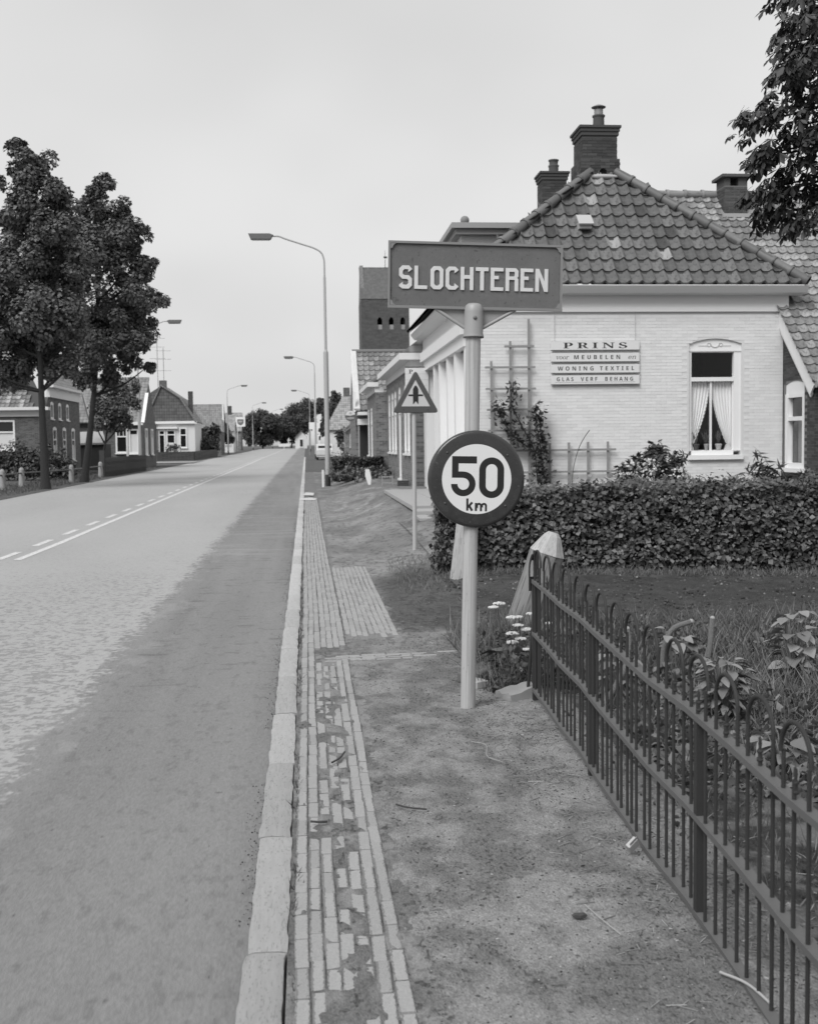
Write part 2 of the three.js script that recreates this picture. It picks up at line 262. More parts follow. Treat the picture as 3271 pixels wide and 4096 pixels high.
  // dug garden soil behind the railing
  const map3 = tex(2048, 2048, (i, j) => {
    const x = PX1 + (i + 0.5) / 2048 * (PX2 - PX1), z = -20 + (j + 0.5) / 2048 * (PZ0 + 20), g = (hash(i, j, 1) - 0.5) * 0.045, c = fbm(x * 1.2, z * 1.5, 4, 61), d = fbm(x * 8, z * 8, 4, 62);
    if (z < -12.6 && x < 4) return dirt(x, z, g);
    let v = mix(0.035, 0.062, c); v = mix(v, 0.085, sst(-11.6, -12.6, z) * sst(0.35, 0.6, c)); v = mix(v, 0.13, sst(-9.4, -8.2, z) * sst(0.4, 0.6, d) * 0.8);
    v *= 0.45 + 1.1 * d; v += 0.14 * sst(0.93, 0.97, vn(x * 45, z * 45, 63)); return Math.max(0.015, v + g);
  });
  map3.wrapS = map3.wrapT = THREE.ClampToEdgeWrapping;
  sheet('garden_soil', span(PX1, PX2, 130), span(PZ0, -20, 230), (x, z) => gh(x, z) + (0.05 * (fbm(x * 2.5, z * 2.5, 3, 64) - 0.5) + 0.035 * (fbm(x * 9, z * 9, 2, 65) - 0.5)) * rim(x, z, PX1, PX2, -20, PZ0), (x, z) => [(x - PX1) / (PX2 - PX1), (z + 20) / (PZ0 + 20)], new THREE.MeshStandardMaterial({ color: white(), map: map3, roughness: 1, bumpMap: rep(T.grain, 18, 36), bumpScale: 0.012, side: 2 }));
}
{ // the road: worn, half damp and half dry
  const x0 = -9.45, x1 = -0.21, zn = -36, lx = x1 - x0;
  const val = (x, z, i, j) => {
    const e = -1.57 + 0.14 * (fbm(3, z * 1.4, 4, 71) - 0.5) + 0.05 * (fbm(x * 9, z * 9, 2, 72) - 0.5), g = (hash(i, j, 3) - 0.5) * 0.05 + (vn(x * 90, z * 45, 79) - 0.5) * 0.03;
    const c = fbm(x * 0.7, z * 0.22, 4, 73), st = fbm(x * 4, z * 0.18, 3, 74);
    let band = 0.18 + 0.06 * (c - 0.5) + 0.06 * (st - 0.5);
    band += 0.035 * sst(0.6, 0.72, fbm(x * 6, z * 3.2, 3, 75)) * sst(-1.05, -1.3, x) + 0.035 * sst(0.55, 0.75, fbm(x * 0.8 + 3, z * 3.5, 3, 76)) * sst(-13, -17, z);
    band -= 0.05 * sst(0.72, 0.78, fbm(x * 3.3 + 7, z * 11, 3, 77)) * sst(-6, -9, z) + 0.1 * sst(0.965, 0.985, vn(x * 30, z * 18, 78)) + 0.03 * sst(0.64, 0.74, fbm(x * 24, z * 12, 3, 70));
    const n = fbm(x * 26, z * 28, 4, 80), th = mix(0.53, 0.41, sst(-4.5, -11, z)) - 0.2 * sst(-11, -19, z) + 0.16 * (fbm(x * 0.8, z * 0.5, 3, 81) - 0.5), dry = sst(th - 0.07, th + 0.06, n + 0.1 * sst(0.24, 0.05, e - x));
    const pale = mix(0.225 + 0.04 * (st - 0.5), 0.325 + 0.06 * (c - 0.5) + 0.06 * (n - 0.5), dry);
    return Math.max(0.03, mix(pale, band, sst(-0.07, 0.07, x - e + 0.45 * (fbm(x * 24, z * 20, 4, 82) - 0.5))) + g);   // the edge is ragged, worn into the older surface
  };
  const near = tex(2048, 2048, (i, j) => val(x0 + (i + 0.5) / 2048 * lx, zn + (j + 0.5) / 2048 * (3 - zn), i, j));
  const far = tex(512, 2048, (i, j) => { const x = x0 + (i + 0.5) / 512 * lx, z = -250 + (j + 0.5) / 2048 * (zn + 250); return val(x, z, i, j); });
  for (const t of [near, far]) t.wrapS = t.wrapT = THREE.ClampToEdgeWrapping;
  const rm = (map, a, b) => new THREE.MeshStandardMaterial({ color: white(), map, roughness: 0.72, bumpMap: rep(T.grain, a, b), bumpScale: 0.003, side: 2 });
  const hy = (x, z) => gz(-z) - ROAD_DROP;
  sheet('road', span(x0, x1, 8), span(3, zn, 30), hy, (x, z) => [(x - x0) / lx, (z - zn) / (3 - zn)], rm(near, 24, 90));
  sheet('road', span(x0, x1, 8), span(zn, -250, 60), hy, (x, z) => [(x - x0) / lx, (z + 250) / (zn + 250)], rm(far, 24, 500));
  // painted centre line: one solid, one broken
  const paint = new THREE.MeshStandardMaterial({ color: white(), map: tex(256, 512, (i, j) => 0.56 + 0.12 * (fbm(i / 16, j / 16, 4, 90, 16) - 0.5) - 0.2 * sst(0.62, 0.72, fbm(i / 8, j / 8, 3, 91, 32))), roughness: 0.8, side: 2 });
  const strip = (xa, xb, za, zb) => { const n = Math.max(1, Math.ceil((za - zb) / 3)); return sheet('road_marking', [xa, xb], span(za, zb, n), (x, z) => hy(x, z) + 0.004, (x, z) => [x * 2, z / 2], paint); };
  strip(-4.385, -4.26, -17.05, -235);
  for (let k = 0; k < 46; k++) { const z = -17.15 - k * 2.3; strip(-4.69, -4.565, z, z - 1.22); }
  // spilt whitewash across the kerb and a few pale scrapes on the asphalt
  const blob = (pts, y) => { const o = obj('paint_spill', (() => { const g = new THREE.ShapeGeometry(shp(pts.map(([x, z]) => [x, -z]))); g.rotateX(-Math.PI / 2); return g; })(), paint); o.position.y = y; o.userData.kind = 'structure'; };
  blob([[-0.23, -31.8], [0.2, -31.6], [0.28, -32.3], [0.1, -33.2], [-0.2, -32.8]], 0.075); blob([[-0.12, -34.4], [0.2, -34.2], [0.22, -36], [-0.05, -36.6]], 0.09);
  
}
// kerb of concrete blocks
{
  const kerb = structure('kerb'), r = rng(5), mats = [0.43, 0.47, 0.5].map((v, k) => new THREE.MeshStandardMaterial({ color: white(), map: tex(256, 256, (i, j) => v + 0.1 * (fbm(i / 20, j / 20, 4, 95 + k, 0) - 0.5) - 0.13 * sst(0.66, 0.74, fbm(i / 9, j / 5, 3, 99 + k)) + 0.05 * (hash(i, j, k) - 0.5)), roughness: 0.95, bumpMap: rep(T.grain, 2, 2), bumpScale: 0.006, side: 2 }));
  const L = 1.075, gs = [0, 1, 2, 3].map((k) => { const g = new THREE.BoxGeometry(0.135, 0.2, L - 0.014, 5, 3, 24), p = g.attributes.position; for (let i = 0; i < p.count; i++) { const x = p.getX(i), y = p.getY(i), z = p.getZ(i), ex = Math.abs(x) > 0.067, ey = y > 0.099, ez = Math.abs(z) > (L - 0.014) / 2 - 0.001; const n = fbm(z * 9 + k * 7, x * 30 + y * 30, 3, 110 + k) - 0.5; if (ey) p.setY(i, y + n * 0.006 - ((ex ? 0.005 : 0) + (ez ? 0.006 : 0)) * (0.6 + vn(z * 12, k, 3))); if (ex) p.setX(i, x + Math.sign(x) * n * 0.018 - (ey ? Math.sign(x) * 0.003 : 0)); } g.computeVertexNormals(); return g; });
  for (let k = 0; k < 105; k++) { const z = -0.3 - k * L - L / 2, o = shade(new THREE.Mesh(gs[k % 4], mats[Math.floor(r() * 3)])); o.name = 'kerb_stone'; o.position.set(-0.157 + (r() - 0.5) * 0.008, gz(-z) - 0.09 + (r() - 0.5) * 0.008, z); o.rotation.set((r() - 0.5) * 0.006, (r() - 0.5) * 0.006, (r() - 0.5) * 0.03); kerb.add(o); }
}
// brick footpath: paving bricks on edge, sunk in sand
{
  const path = structure('footpath'), r = rng(17);
  const mats = Array.from({ length: 6 }, (_, k) => new THREE.MeshStandardMaterial({ color: white(), map: tex(64, 128, (i, j) => { const e = Math.min(i, 63 - i) / 20 + 1.1 * (fbm(i / 10 + 40 * k, j / 10, 3, 120 + k) - 0.5), d = sst(0.0, 0.14, e + 0.12 - 0.2 * (k % 3)); return mix(0.16, 0.255 + 0.05 * hash(k, 1, 1), d) * (0.85 + 0.3 * fbm(i / 5, j / 5, 3, 126 + k)) + 0.06 * (hash(i, j, k) - 0.5) - 0.08 * sst(0.9, 0.95, vn(i / 2.5, j / 2.5, 128 + k)); }), roughness: 0.9, side: 2 }));
  const geo = (w, l) => { const g = new THREE.ExtrudeGeometry(shp(rect(-w / 2, w / 2, -l / 2, l / 2)), { depth: 0.05, bevelThickness: 0.004, bevelSize: 0.003, bevelSegments: 1 }); const u = g.attributes.uv, p = g.attributes.position; for (let i = 0; i < u.count; i++) u.setXY(i, p.getX(i) / w + 0.5, p.getY(i) / l + 0.5); g.rotateX(-Math.PI / 2); g.translate(0, -0.054, 0); return g; };
  const G = [0.18, 0.188, 0.176].map((l) => geo(0.0455, l)), GN = [0.178, 0.186, 0.172].map((l) => geo(0.0395, l)), list = [];
  const put = (x, z, ry, dy, q) => list.push([x, z, ry, dy, q]);
  for (let c = 0; c < 7; c++) { let z = -1.7 - r() * 0.2; while (z > -33) { const l = 0.197; z -= l; if (z < -8.45 && z > -9.1 && c > 1) continue; if (z > -8.6 && c > 1 && c < 5 && r() < 0.1) continue; put(-0.043 + 0.0505 * c + 0.006 * (vn(z * 1.3, c, 130) - 0.5) + 0.016 * (vn(z * 0.45, 5, 135) - 0.5), z + l / 2, 0.05 * (vn(z * 1.7, c * 3, 131) - 0.5), 0.003 + (r() - 0.5) * 0.006 - (c > 1 && c < 5 && z > -9 ? 0.0025 : 0) + (z < -9 ? 0.003 : 0) + 0.006 * (vn(z * 0.9, c, 132) - 0.5)); } }
  for (let c = 0; c < 9; c++) { let z = -9.35 - r() * 0.2; while (z > -14.7) { z -= 0.197; const x = 0.325 + 0.0505 * c; if (x > 0.755 - 0.02 * (z + 9.5) * 0) continue; if (x > 0.36 + (-9.2 - z) * 0.9) continue; put(x + 0.012 * (vn(z, c * 0.4, 133) - 0.5), z + 0.1, 0.12 * (vn(z * 0.6, c * 0.4, 134) - 0.5), 0.004 + (r() - 0.5) * 0.006); } }
  for (let k = 0; k < 4; k++) for (let c = 0; c < 5; c++) put(0.2 + 0.197 * c + (k % 2) * 0.09, -8.36 - 0.055 * k - 0.015 * c, Math.PI / 2 + 0.07, 0.004 + (r() - 0.5) * 0.007);
  list.sort((a, b) => b[1] - a[1]); const rest = mats.map(() => []);
  list.forEach(([x, z, ry, dy], i) => { const q = Math.floor(r() * mats.length), g = (z > -8.3 ? GN : G)[i % 3], y = gh(x, z) + dy; if (i < 300) { const o = shade(new THREE.Mesh(g, mats[q])); o.name = 'brick'; o.position.set(x, y, z); o.rotation.set((r() - 0.5) * 0.03, ry, (r() - 0.5) * 0.08); path.add(o); } else { const h = g.clone(); h.applyMatrix4(new THREE.Matrix4().makeRotationY(ry).setPosition(x, y, z)); rest[q].push(h); } });
  rest.forEach((g, q) => { if (g.length) { const o = obj('brickwork', g, mats[q], path); o.userData.kind = 'stuff'; } });
}
// concrete slabs before the shop
{
  const p = structure('paved_path'); const sl = (x0, x1, z0, z1, y) => { const g = rbx(x1 - x0 - 0.012, 0.09, z1 - z0 - 0.012, 0.008); g.translate((x0 + x1) / 2, y - 0.045, (z0 + z1) / 2); obj('paving_slab', g, M.concrete, p); };
  for (let k = 0; k < 4; k++) for (let c = 0; c < 2; c++) sl(1.95 + c * 0.66, 2.61 + c * 0.66, -28.4 + k * 1.9, -26.5 + k * 1.9, 0.47);
  sl(1.95, 2.6, -20.7, -19.9, 0.42); sl(2.6, 3.2, -20.6, -19.8, 0.42); sl(1.9, 2.35, -19.8, -18.9, 0.36);
}

// ================================================================ SIGNS
{ // place name and speed limit on one leaning post
  const s = thing('road_sign', 'grey steel post with town name board and round 50 km speed limit sign', 'road sign', [0.962, -0.02, -6.745]); s.rotation.z = -0.0245;
  const post = new THREE.MeshStandardMaterial({ color: white(), map: tex(256, 1024, (i, j) => 0.4 - 0.1 * sst(0.5, 0.75, fbm(i / 7, j / 160, 4, 240)) - 0.2 * sst(0.82, 0.86, fbm(i / 6, j / 9, 3, 241)) + 0.03 * (hash(i, j, 1) - 0.5)), roughness: 0.55, side: 2, bumpMap: rep(T.soft, 2, 10), bumpScale: 0.0006 }), sleeve = mat(0.3, 0.45), blue = new THREE.MeshStandardMaterial({ color: white(), roughness: 0.5, side: 2, map: tex(512, 256, (i, j) => 0.172 * (0.86 + 0.28 * fbm(i / 40, j / 60, 4, 255)) - 0.07 * sst(0.76, 0.82, fbm(i / 7, j / 12, 3, 256)) + 0.012 * (hash(i, j, 2) - 0.5)), bumpMap: rep(tex(256, 256, (i, j) => fbm(i / 6, j / 4, 2, 140, 64), { srgb: false }), 9, 9), bumpScale: 0.004 }), fr = mat(0.2, 0.45), wh = mat(0.62, 0.5, { bumpMap: rep(T.grain, 8, 8), bumpScale: 0.0015 });
  obj('post', new THREE.CylinderGeometry(0.0445, 0.0455, 2.36, 28).translate(0, 1.18, 0), post, s);
  obj('sleeve', new THREE.LatheGeometry([[0.0455, 2.29], [0.062, 2.285], [0.063, 2.295], [0.0585, 2.31], [0.0575, 2.44], [0.052, 2.475], [0.036, 2.49], [0, 2.493]].map(([a, b]) => new THREE.Vector2(a, b)), 32), sleeve, s);
  { const b = obj('bolt', [new THREE.SphereGeometry(0.012, 12, 8).scale(1, 1, 0.7).translate(0, 2.4, 0.059)], mat(0.12, 0.5), s); b.name = 'bolt'; }
  const cx = 0.012, y0 = 2.462, y1 = 2.852, w = 1.055, z0 = -0.02, bd = obj('name_board', bx2(cx - w / 2, cx + w / 2, y0, y1, z0 - 0.02, z0), blue, s);
  const f = 0.01, e = 0.012; obj('board_rim', [bx2(cx - w / 2 - 0.004, cx + w / 2 + 0.004, y1 - f, y1 + 0.004, z0 + 0.0005, z0 + e), bx2(cx - w / 2 - 0.004, cx + w / 2 + 0.004, y0 - 0.006, y0 + f, z0 + 0.0005, z0 + e + 0.008), bx2(cx - w / 2 - 0.004, cx - w / 2 + f * 0.8, y0 + f, y1 - f, z0 + 0.0005, z0 + e), bx2(cx + w / 2 - f, cx + w / 2 + 0.004, y0 + f, y1 - f, z0 + 0.0005, z0 + e)], fr, bd);
  for (const sx of [-1, 1]) for (const sy of [0, 1]) { const q = new THREE.Shape(), X = cx + sx * (w / 2 - 0.01), Y = sy ? y1 - 0.012 : y0 + 0.012, ky = sy ? -1 : 1; q.moveTo(0, 0); q.lineTo(-sx * 0.032, 0); for (let i = 1; i < 6; i++) { const a = i / 6 * Math.PI / 2; q.lineTo(-sx * 0.032 * (1 - 0.75 * Math.sin(a) * 0.9), ky * 0.032 * (1 - Math.cos(a) * 0.75 - 0.25 + 0.25 * Math.sin(a))); } q.lineTo(0, ky * 0.032); obj('corner', new THREE.ExtrudeGeometry(q, { depth: 0.012, bevelEnabled: false }).translate(X, Y, z0 + 0.0007), fr, bd); }
  // raised capitals, cut with canted corners; unit cell 1 wide x 1.75 high
  const t = 0.29, H = 1.72, W = 1, c = 0.24, ic = 0.13;
  const LT = {
    S: [[[0.02, 0.3], [0.3, 0.52], [0.3, 0.3 + 0.02], [W - t - ic, 0.28], [W - t, 0.28 + ic], [W - t, 0.72 - ic * 0.6], [W - t - ic, 0.72], [c, 0.72], [0, 0.72 + c], [0, H - c], [c, H], [W - c, H], [W, H - c], [W - 0.02, H - 0.3], [W - 0.3, H - 0.5], [W - 0.3, H - 0.28], [t + ic, H - 0.28], [t, H - 0.28 - ic], [t, 1.0 + ic * 0.6], [t + ic, 1.0], [W - c, 1.0], [W, 1.0 - c], [W, c], [W - c, 0], [c, 0], [0, c * 0.7]]],
    L: [[[0, 0], [W, 0], [W, 0.27], [t, 0.27], [t, H], [0, H]]],
    O: [[[c, 0], [W - c, 0], [W, c], [W, H - c], [W - c, H], [c, H], [0, H - c], [0, c]], [[t + ic, 0.28], [t, 0.28 + ic], [t, H - 0.28 - ic], [t + ic, H - 0.28], [W - t - ic, H - 0.28], [W - t, H - 0.28 - ic], [W - t, 0.28 + ic], [W - t - ic, 0.28]]],
    C: [[[c, 0], [W - c, 0], [W, c * 0.9], [W - 0.02, 0.28], [W - 0.32, 0.5], [W - 0.32, 0.28], [t + ic, 0.28], [t, 0.28 + ic], [t, H - 0.28 - ic], [t + ic, H - 0.28], [W - 0.32, H - 0.28], [W - 0.32, H - 0.5], [W - 0.02, H - 0.28], [W, H - c * 0.9], [W - c, H], [c, H], [0, H - c], [0, c]]],
    H: [[[0, 0], [t, 0], [t, 0.84], [W - t, 0.84], [W - t, 0], [W, 0], [W, H], [W - t, H], [W - t, 1.12], [t, 1.12], [t, H], [0, H]]],
    T: [[[0.35, 0], [0.65, 0], [0.65, H - 0.28], [W, H - 0.28], [W, H], [0, H], [0, H - 0.28], [0.35, H - 0.28]]],
    E: [[[0, 0], [W, 0], [W, 0.27], [t, 0.27], [t, 0.86], [0.64, 0.86], [0.64, 1.12], [t, 1.12], [t, H - 0.27], [W, H - 0.27], [W, H], [0, H]]],
    R: [[[0, 0], [t, 0], [t, 0.84], [W - t - 0.04, 0.84], [W - t, 0.8], [W - t, 0], [W, 0], [W, 0.9], [W - 0.09, 1.0], [W, 1.1], [W, H - c * 0.8], [W - c * 0.8, H], [0, H]], [[t, 1.1], [t, H - 0.28], [W - t - 0.04, H - 0.28], [W - t, H - 0.34], [W - t, 1.16], [W - t - 0.06, 1.1]]],
    N: [[[0, 0], [t, 0], [t, 1.12], [W - t, 0.0], [W, 0], [W, H], [W - t, H], [W - t, 0.78], [t, H], [0, H]]],
  };
  const word = 'SLOCHTEREN', step = 0.0915, sc = 0.0785, xs0 = cx - w / 2 + 0.062, ys = 2.572;
  [...word].forEach((ch, i) => { const q = shp(LT[ch][0]); if (LT[ch][1]) q.holes.push(shp(LT[ch][1])); const g = new THREE.ExtrudeGeometry(q, { depth: 0.07, bevelEnabled: true, bevelSize: 0.012, bevelThickness: 0.02, bevelOffset: -0.012, bevelSegments: 1 }); g.scale(sc, 0.0805, sc); g.translate(xs0 + step * i + (i > 0 ? 0.001 : 0) + (i > 1 ? 0.006 : 0), ys, z0 + 0.0012); obj('letter', g, wh, bd); });
  for (const sx of [-1, 1]) { obj('brace', bar(V3(sx * 0.055, 2.345, -0.005), V3(cx + sx * 0.245, y0 - 0.002, z0), 0.0105), sleeve, s); obj('web_plate', new THREE.ExtrudeGeometry(shp([[sx * 0.05, 2.355], [cx + sx * 0.235, y0 - 0.006], [sx * 0.05, y0 - 0.006]]), { depth: 0.006, bevelEnabled: false }).translate(0, 0, z0 - 0.012), sleeve, s); }
  // speed limit disc
  const red = new THREE.MeshStandardMaterial({ color: white(), map: rep(tex(512, 128, (i, j) => 0.036 * (0.8 + 0.4 * fbm(i / 30, j / 30, 4, 250, 0)) + 0.05 * sst(0.8, 0.84, fbm(i / 5, j / 5, 3, 251))), 1, 1), roughness: 0.45, roughnessMap: rep(T.soft, 3, 1), side: 2 }), d = grp('speed_disc', s); d.position.set(0.022, 1.432, 0.075);
  obj('rim', new THREE.LatheGeometry([[0.2, 0], [0.272, 0], [0.282, -0.002], [0.29, -0.008], [0.2945, -0.018], [0.2945, -0.04], [0.289, -0.05], [0.2, -0.052]].map(([a, b]) => new THREE.Vector2(a, b)), 96).rotateX(Math.PI / 2), red, d);
  const cv = document.createElement('canvas'); cv.width = cv.height = 1024; const k = cv.getContext('2d'), S = 512 / 0.211 * 0.000611;   // photograph units -> pixels
  k.fillStyle = '#d3d3d3'; k.fillRect(0, 0, 1024, 1024); k.translate(512, 512); k.scale(S, S); k.translate(-705, -755); k.fillStyle = k.strokeStyle = '#1c1c1c';
  { const r = rng(3); k.globalAlpha = 0.08; for (let i = 0; i < 90; i++) { k.beginPath(); k.arc(360 + r() * 700, 420 + r() * 700, 1 + r() * 3, 0, 7); k.fill(); } k.globalAlpha = 1; }
  k.fillRect(460, 530, 245, 71); k.fillRect(458, 530, 65, 212); k.fillRect(458, 680, 114, 63); k.lineWidth = 64; k.beginPath(); k.arc(572, 803, 90, -Math.PI / 2, Math.PI - 0.01); k.stroke();
  k.lineWidth = 67; k.beginPath(); k.arc(853, 663, 91, Math.PI, 0); k.lineTo(944, 817); k.arc(853, 817, 91, 0, Math.PI); k.closePath(); k.stroke();
  k.fillRect(604, 946, 22, 121); k.lineWidth = 23; k.beginPath(); k.moveTo(664, 984); k.lineTo(620, 1034); k.moveTo(634, 1020); k.lineTo(664, 1068); k.stroke(); k.fillRect(690, 990, 22, 80);
  k.lineWidth = 21; k.beginPath(); k.moveTo(703, 1010); k.arc(731, 1019, 20, -Math.PI, 0); k.lineTo(751, 1072); k.moveTo(751, 1012); k.arc(781, 1019, 20, -Math.PI, 0); k.lineTo(801, 1073); k.stroke();
  const ct = new THREE.CanvasTexture(cv); ct.colorSpace = THREE.SRGBColorSpace; ct.anisotropy = 8;
  obj('face', new THREE.CircleGeometry(0.211, 72).translate(0, 0, 0.0012), new THREE.MeshStandardMaterial({ map: ct, roughness: 0.42, side: 2 }), d);
  for (const [x, y] of [[-0.181, 0.158], [0.186, 0.147], [-0.19, -0.147], [0.177, -0.16]]) obj('rivet', new THREE.SphereGeometry(0.0075, 10, 6).scale(1, 1, 0.6).translate(x, y, 0.001), mat(0.05, 0.4), d);
  for (const y of [0.1, -0.1]) obj('bracket', bx(0.2, 0.03, 0.05, 0, y, -0.07), sleeve, d);
}
{ // triangular warning sign
  const y = gh(1.49, -15.6), s = thing('warning_sign', 'triangular warning sign with black priority crossing arrow on a thin post by the hedge', 'road sign', [1.495, y, -15.6]); s.rotation.z = -0.006;
  obj('post', new THREE.CylinderGeometry(0.03, 0.03, 2.3, 16).translate(0, 1.1, 0), mat(0.4, 0.5), s);
  const tri = (a, h, r) => { const q = new THREE.Shape(), P = [[-a / 2, 0], [a / 2, 0], [0, h]]; P.forEach(([x, yy], i) => { const [px, py] = P[(i + 2) % 3], [nx, ny] = P[(i + 1) % 3], l1 = Math.hypot(px - x, py - yy), l2 = Math.hypot(nx - x, ny - yy), A = [x + (px - x) / l1 * r, yy + (py - yy) / l1 * r], B = [x + (nx - x) / l2 * r, yy + (ny - yy) / l2 * r]; if (i) q.lineTo(...A); else q.moveTo(...A); q.quadraticCurveTo(x, yy, ...B); }); return q; };
  const pl = grp('plate', s); pl.position.set(0.02, 1.93, 0.045);
  obj('rim', new THREE.ExtrudeGeometry(tri(0.63, 0.575, 0.05), { depth: 0.02, bevelSize: 0.008, bevelThickness: 0.008, bevelSegments: 2 }).translate(0, 0, -0.02), mat(0.07, 0.45), pl);
  obj('face', new THREE.ShapeGeometry(tri(0.4, 0.365, 0.006)).translate(0, 0.082, 0.0105), mat(0.5, 0.5), pl);
  obj('arrow', [new THREE.ExtrudeGeometry(shp([[-0.037, 0.11], [0, 0.155], [0.037, 0.11], [0.037, 0.32], [0.02, 0.355], [0, 0.375], [-0.02, 0.355], [-0.037, 0.32]]), { depth: 0.002, bevelEnabled: false }).translate(0, 0, 0.0125).toNonIndexed(), bx(0.065, 0.022, 0.002, -0.0705, 0.236, 0.0135).toNonIndexed(), bx(0.065, 0.022, 0.002, 0.0705, 0.236, 0.0135).toNonIndexed()], mat(0.012, 0.5), pl);
  for (const [x, yy] of [[-0.06, 0.4], [0.06, 0.4], [-0.17, 0.035], [0.17, 0.035]]) obj('rivet', new THREE.SphereGeometry(0.007, 8, 5).translate(x, yy, 0.009), mat(0.04), pl);
}
// ================================================================ IRON RAILING
{
  const zL = -6.86, zR = -0.6, at = (z) => { const t = (z + 6.95) / (6.95 - 2.92); return { x: 1.415 + t * -0.138, b: 0.073 - t * 0.074, m: 0.431 - t * 0.102, t: 0.759 - t * 0.083 }; };
  const s = thing('iron_railing', 'black wrought iron railing with hooped tops along the dirt path', 'railing', [0, 0, 0]);
  const P = (z, k) => { const q = at(z); return V3(q.x, q[k], z); };
  const wob = (z) => 0.006 * Math.sin(z * 3.1) + 0.004 * Math.sin(z * 7.7);
  for (const k of ['b', 'm', 't']) { const n = 14, g = []; for (let i = 0; i < n; i++) { const za = mix(zL, zR, i / n), zb = mix(zL, zR, (i + 1) / n), a = P(za, k), b = P(zb, k); a.x += wob(za); b.x += wob(zb); a.y += 0.4 * wob(za * 1.3 + k.length); b.y += 0.4 * wob(zb * 1.3 + k.length); g.push(plate(0.021, 0.038, a, b)); } obj('rail', g, M.ironWorn, s); }
  const pg = new THREE.CylinderGeometry(1, 1, 1, 8), pm = M.iron, st = 0.0935; let i = 0;
  const pickets = []; for (let z = zL + 0.05; z < zR; z += st, i++) pickets.push([z, i % 3]);
  const r = rng(9);
  for (const [z, ph] of pickets) {
    const q = at(z), lean = (r() - 0.5) * 0.01, top = ph === 1 ? q.t + 0.06 : q.t + 0.115, o = shade(new THREE.Mesh(pg, pm)); o.name = 'picket'; o.scale.set(0.0064, top - q.b, 0.0064); o.position.set(q.x + wob(z) + lean, (top + q.b) / 2, z); s.add(o);
    if (ph === 1) { const x = q.x + wob(z), R = st, pts = []; for (let a = 0; a <= 12; a++) { const t = Math.PI * a / 12; pts.push(V3(x, q.t + 0.112 + Math.sin(t) * R * 1.05, z - Math.cos(t) * R)); } obj('hoop', new THREE.TubeGeometry(new THREE.CatmullRomCurve3(pts), 20, 0.0068, 8), pm, s);
      obj('finial', [new THREE.LatheGeometry([[0.0064, 0.02], [0.01, 0.024], [0.01, 0.029], [0.0064, 0.032], [0.0064, 0.046], [0.01, 0.05], [0.009, 0.055], [0.004, 0.06], [0.006, 0.075], [0.003, 0.09], [0, 0.1]].map(([a, b]) => new THREE.Vector2(a, b)), 8).translate(x, q.t, z).toNonIndexed(), bx(0.003, 0.025, 0.018, x, q.t + 0.078, z).toNonIndexed()], pm, s); }
  }
  for (const z of [zL + 0.008, -5.28, -3.62, -1.95]) { const q = at(z); obj('post', bx(0.034, q.t - q.b + 0.06, 0.03, q.x + 0.002 + wob(z), (q.t + q.b) / 2 - 0.032, z), M.iron, s); }
  { // end stanchion with its scrolls and raking stay
    const q = at(zL), x = q.x; obj('end_post', rbx(0.032, 0.9, 0.034, 0.004, x + 0.012, 0.5, zL - 0.03), M.iron, s);
    const loop = (yc, ry, rz) => new THREE.TubeGeometry(new THREE.CatmullRomCurve3(Array.from({ length: 13 }, (_, a) => V3(x - 0.06, yc + Math.sin(Math.PI * a / 12) * ry, zL - 0.03 - Math.cos(Math.PI * a / 12) * rz))), 16, 0.009, 6);
    obj('scroll', [bx(0.03, 0.09, 0.008, x - 0.02, 0.74, zL - 0.03).toNonIndexed(), new THREE.TorusGeometry(0.045, 0.009, 6, 20).rotateY(0.5).scale(0.6, 2.2, 1).translate(x - 0.012, 0.81, zL - 0.03).toNonIndexed()], M.iron, s);
    obj('stay', bar(V3(x - 0.03, 0.05, zL - 0.1), V3(x + 0.005, 0.62, zL - 0.05), 0.011), M.iron, s); void loop;
  }
}
{ // concrete footing under the end of the railing, and a loose edging stone
  const f = thing('concrete_footing', 'broken concrete footing under the end post of the railing', 'footing', [1.33, 0.015, -6.98]); f.rotation.y = 0.5; f.rotation.z = 0.12; const g = new THREE.BoxGeometry(0.26, 0.09, 0.16, 6, 4, 5), p = g.attributes.position; for (let i = 0; i < p.count; i++) p.setXYZ(i, p.getX(i) + 0.03 * (vn(p.getY(i) * 20 + 5, p.getZ(i) * 20, 1) - 0.5), p.getY(i) + 0.02 * (vn(p.getX(i) * 20, p.getZ(i) * 20 + 5, 2) - 0.5), p.getZ(i)); g.computeVertexNormals(); obj('block', g, M.concrete, f);
  const e = thing('edging_stone', 'worn sandstone edging lying in the weeds behind the sign post', 'stone', [1.22, 0.03, -7.7]); e.rotation.y = -0.55; obj('stone', rbx(0.16, 0.08, 0.62, 0.02), mat(0.2, 1, { bumpMap: rep(T.grain, 2, 4), bumpScale: 0.01 }), e);
  const b = thing('paving_brick', 'loose pale brick beside the foot of the sign post', 'brick', [1.1, 0.02, -7.35]); b.rotation.y = 0.5; obj('brick_body', rbx(0.1, 0.05, 0.17, 0.006), mat(0.33), b);
}
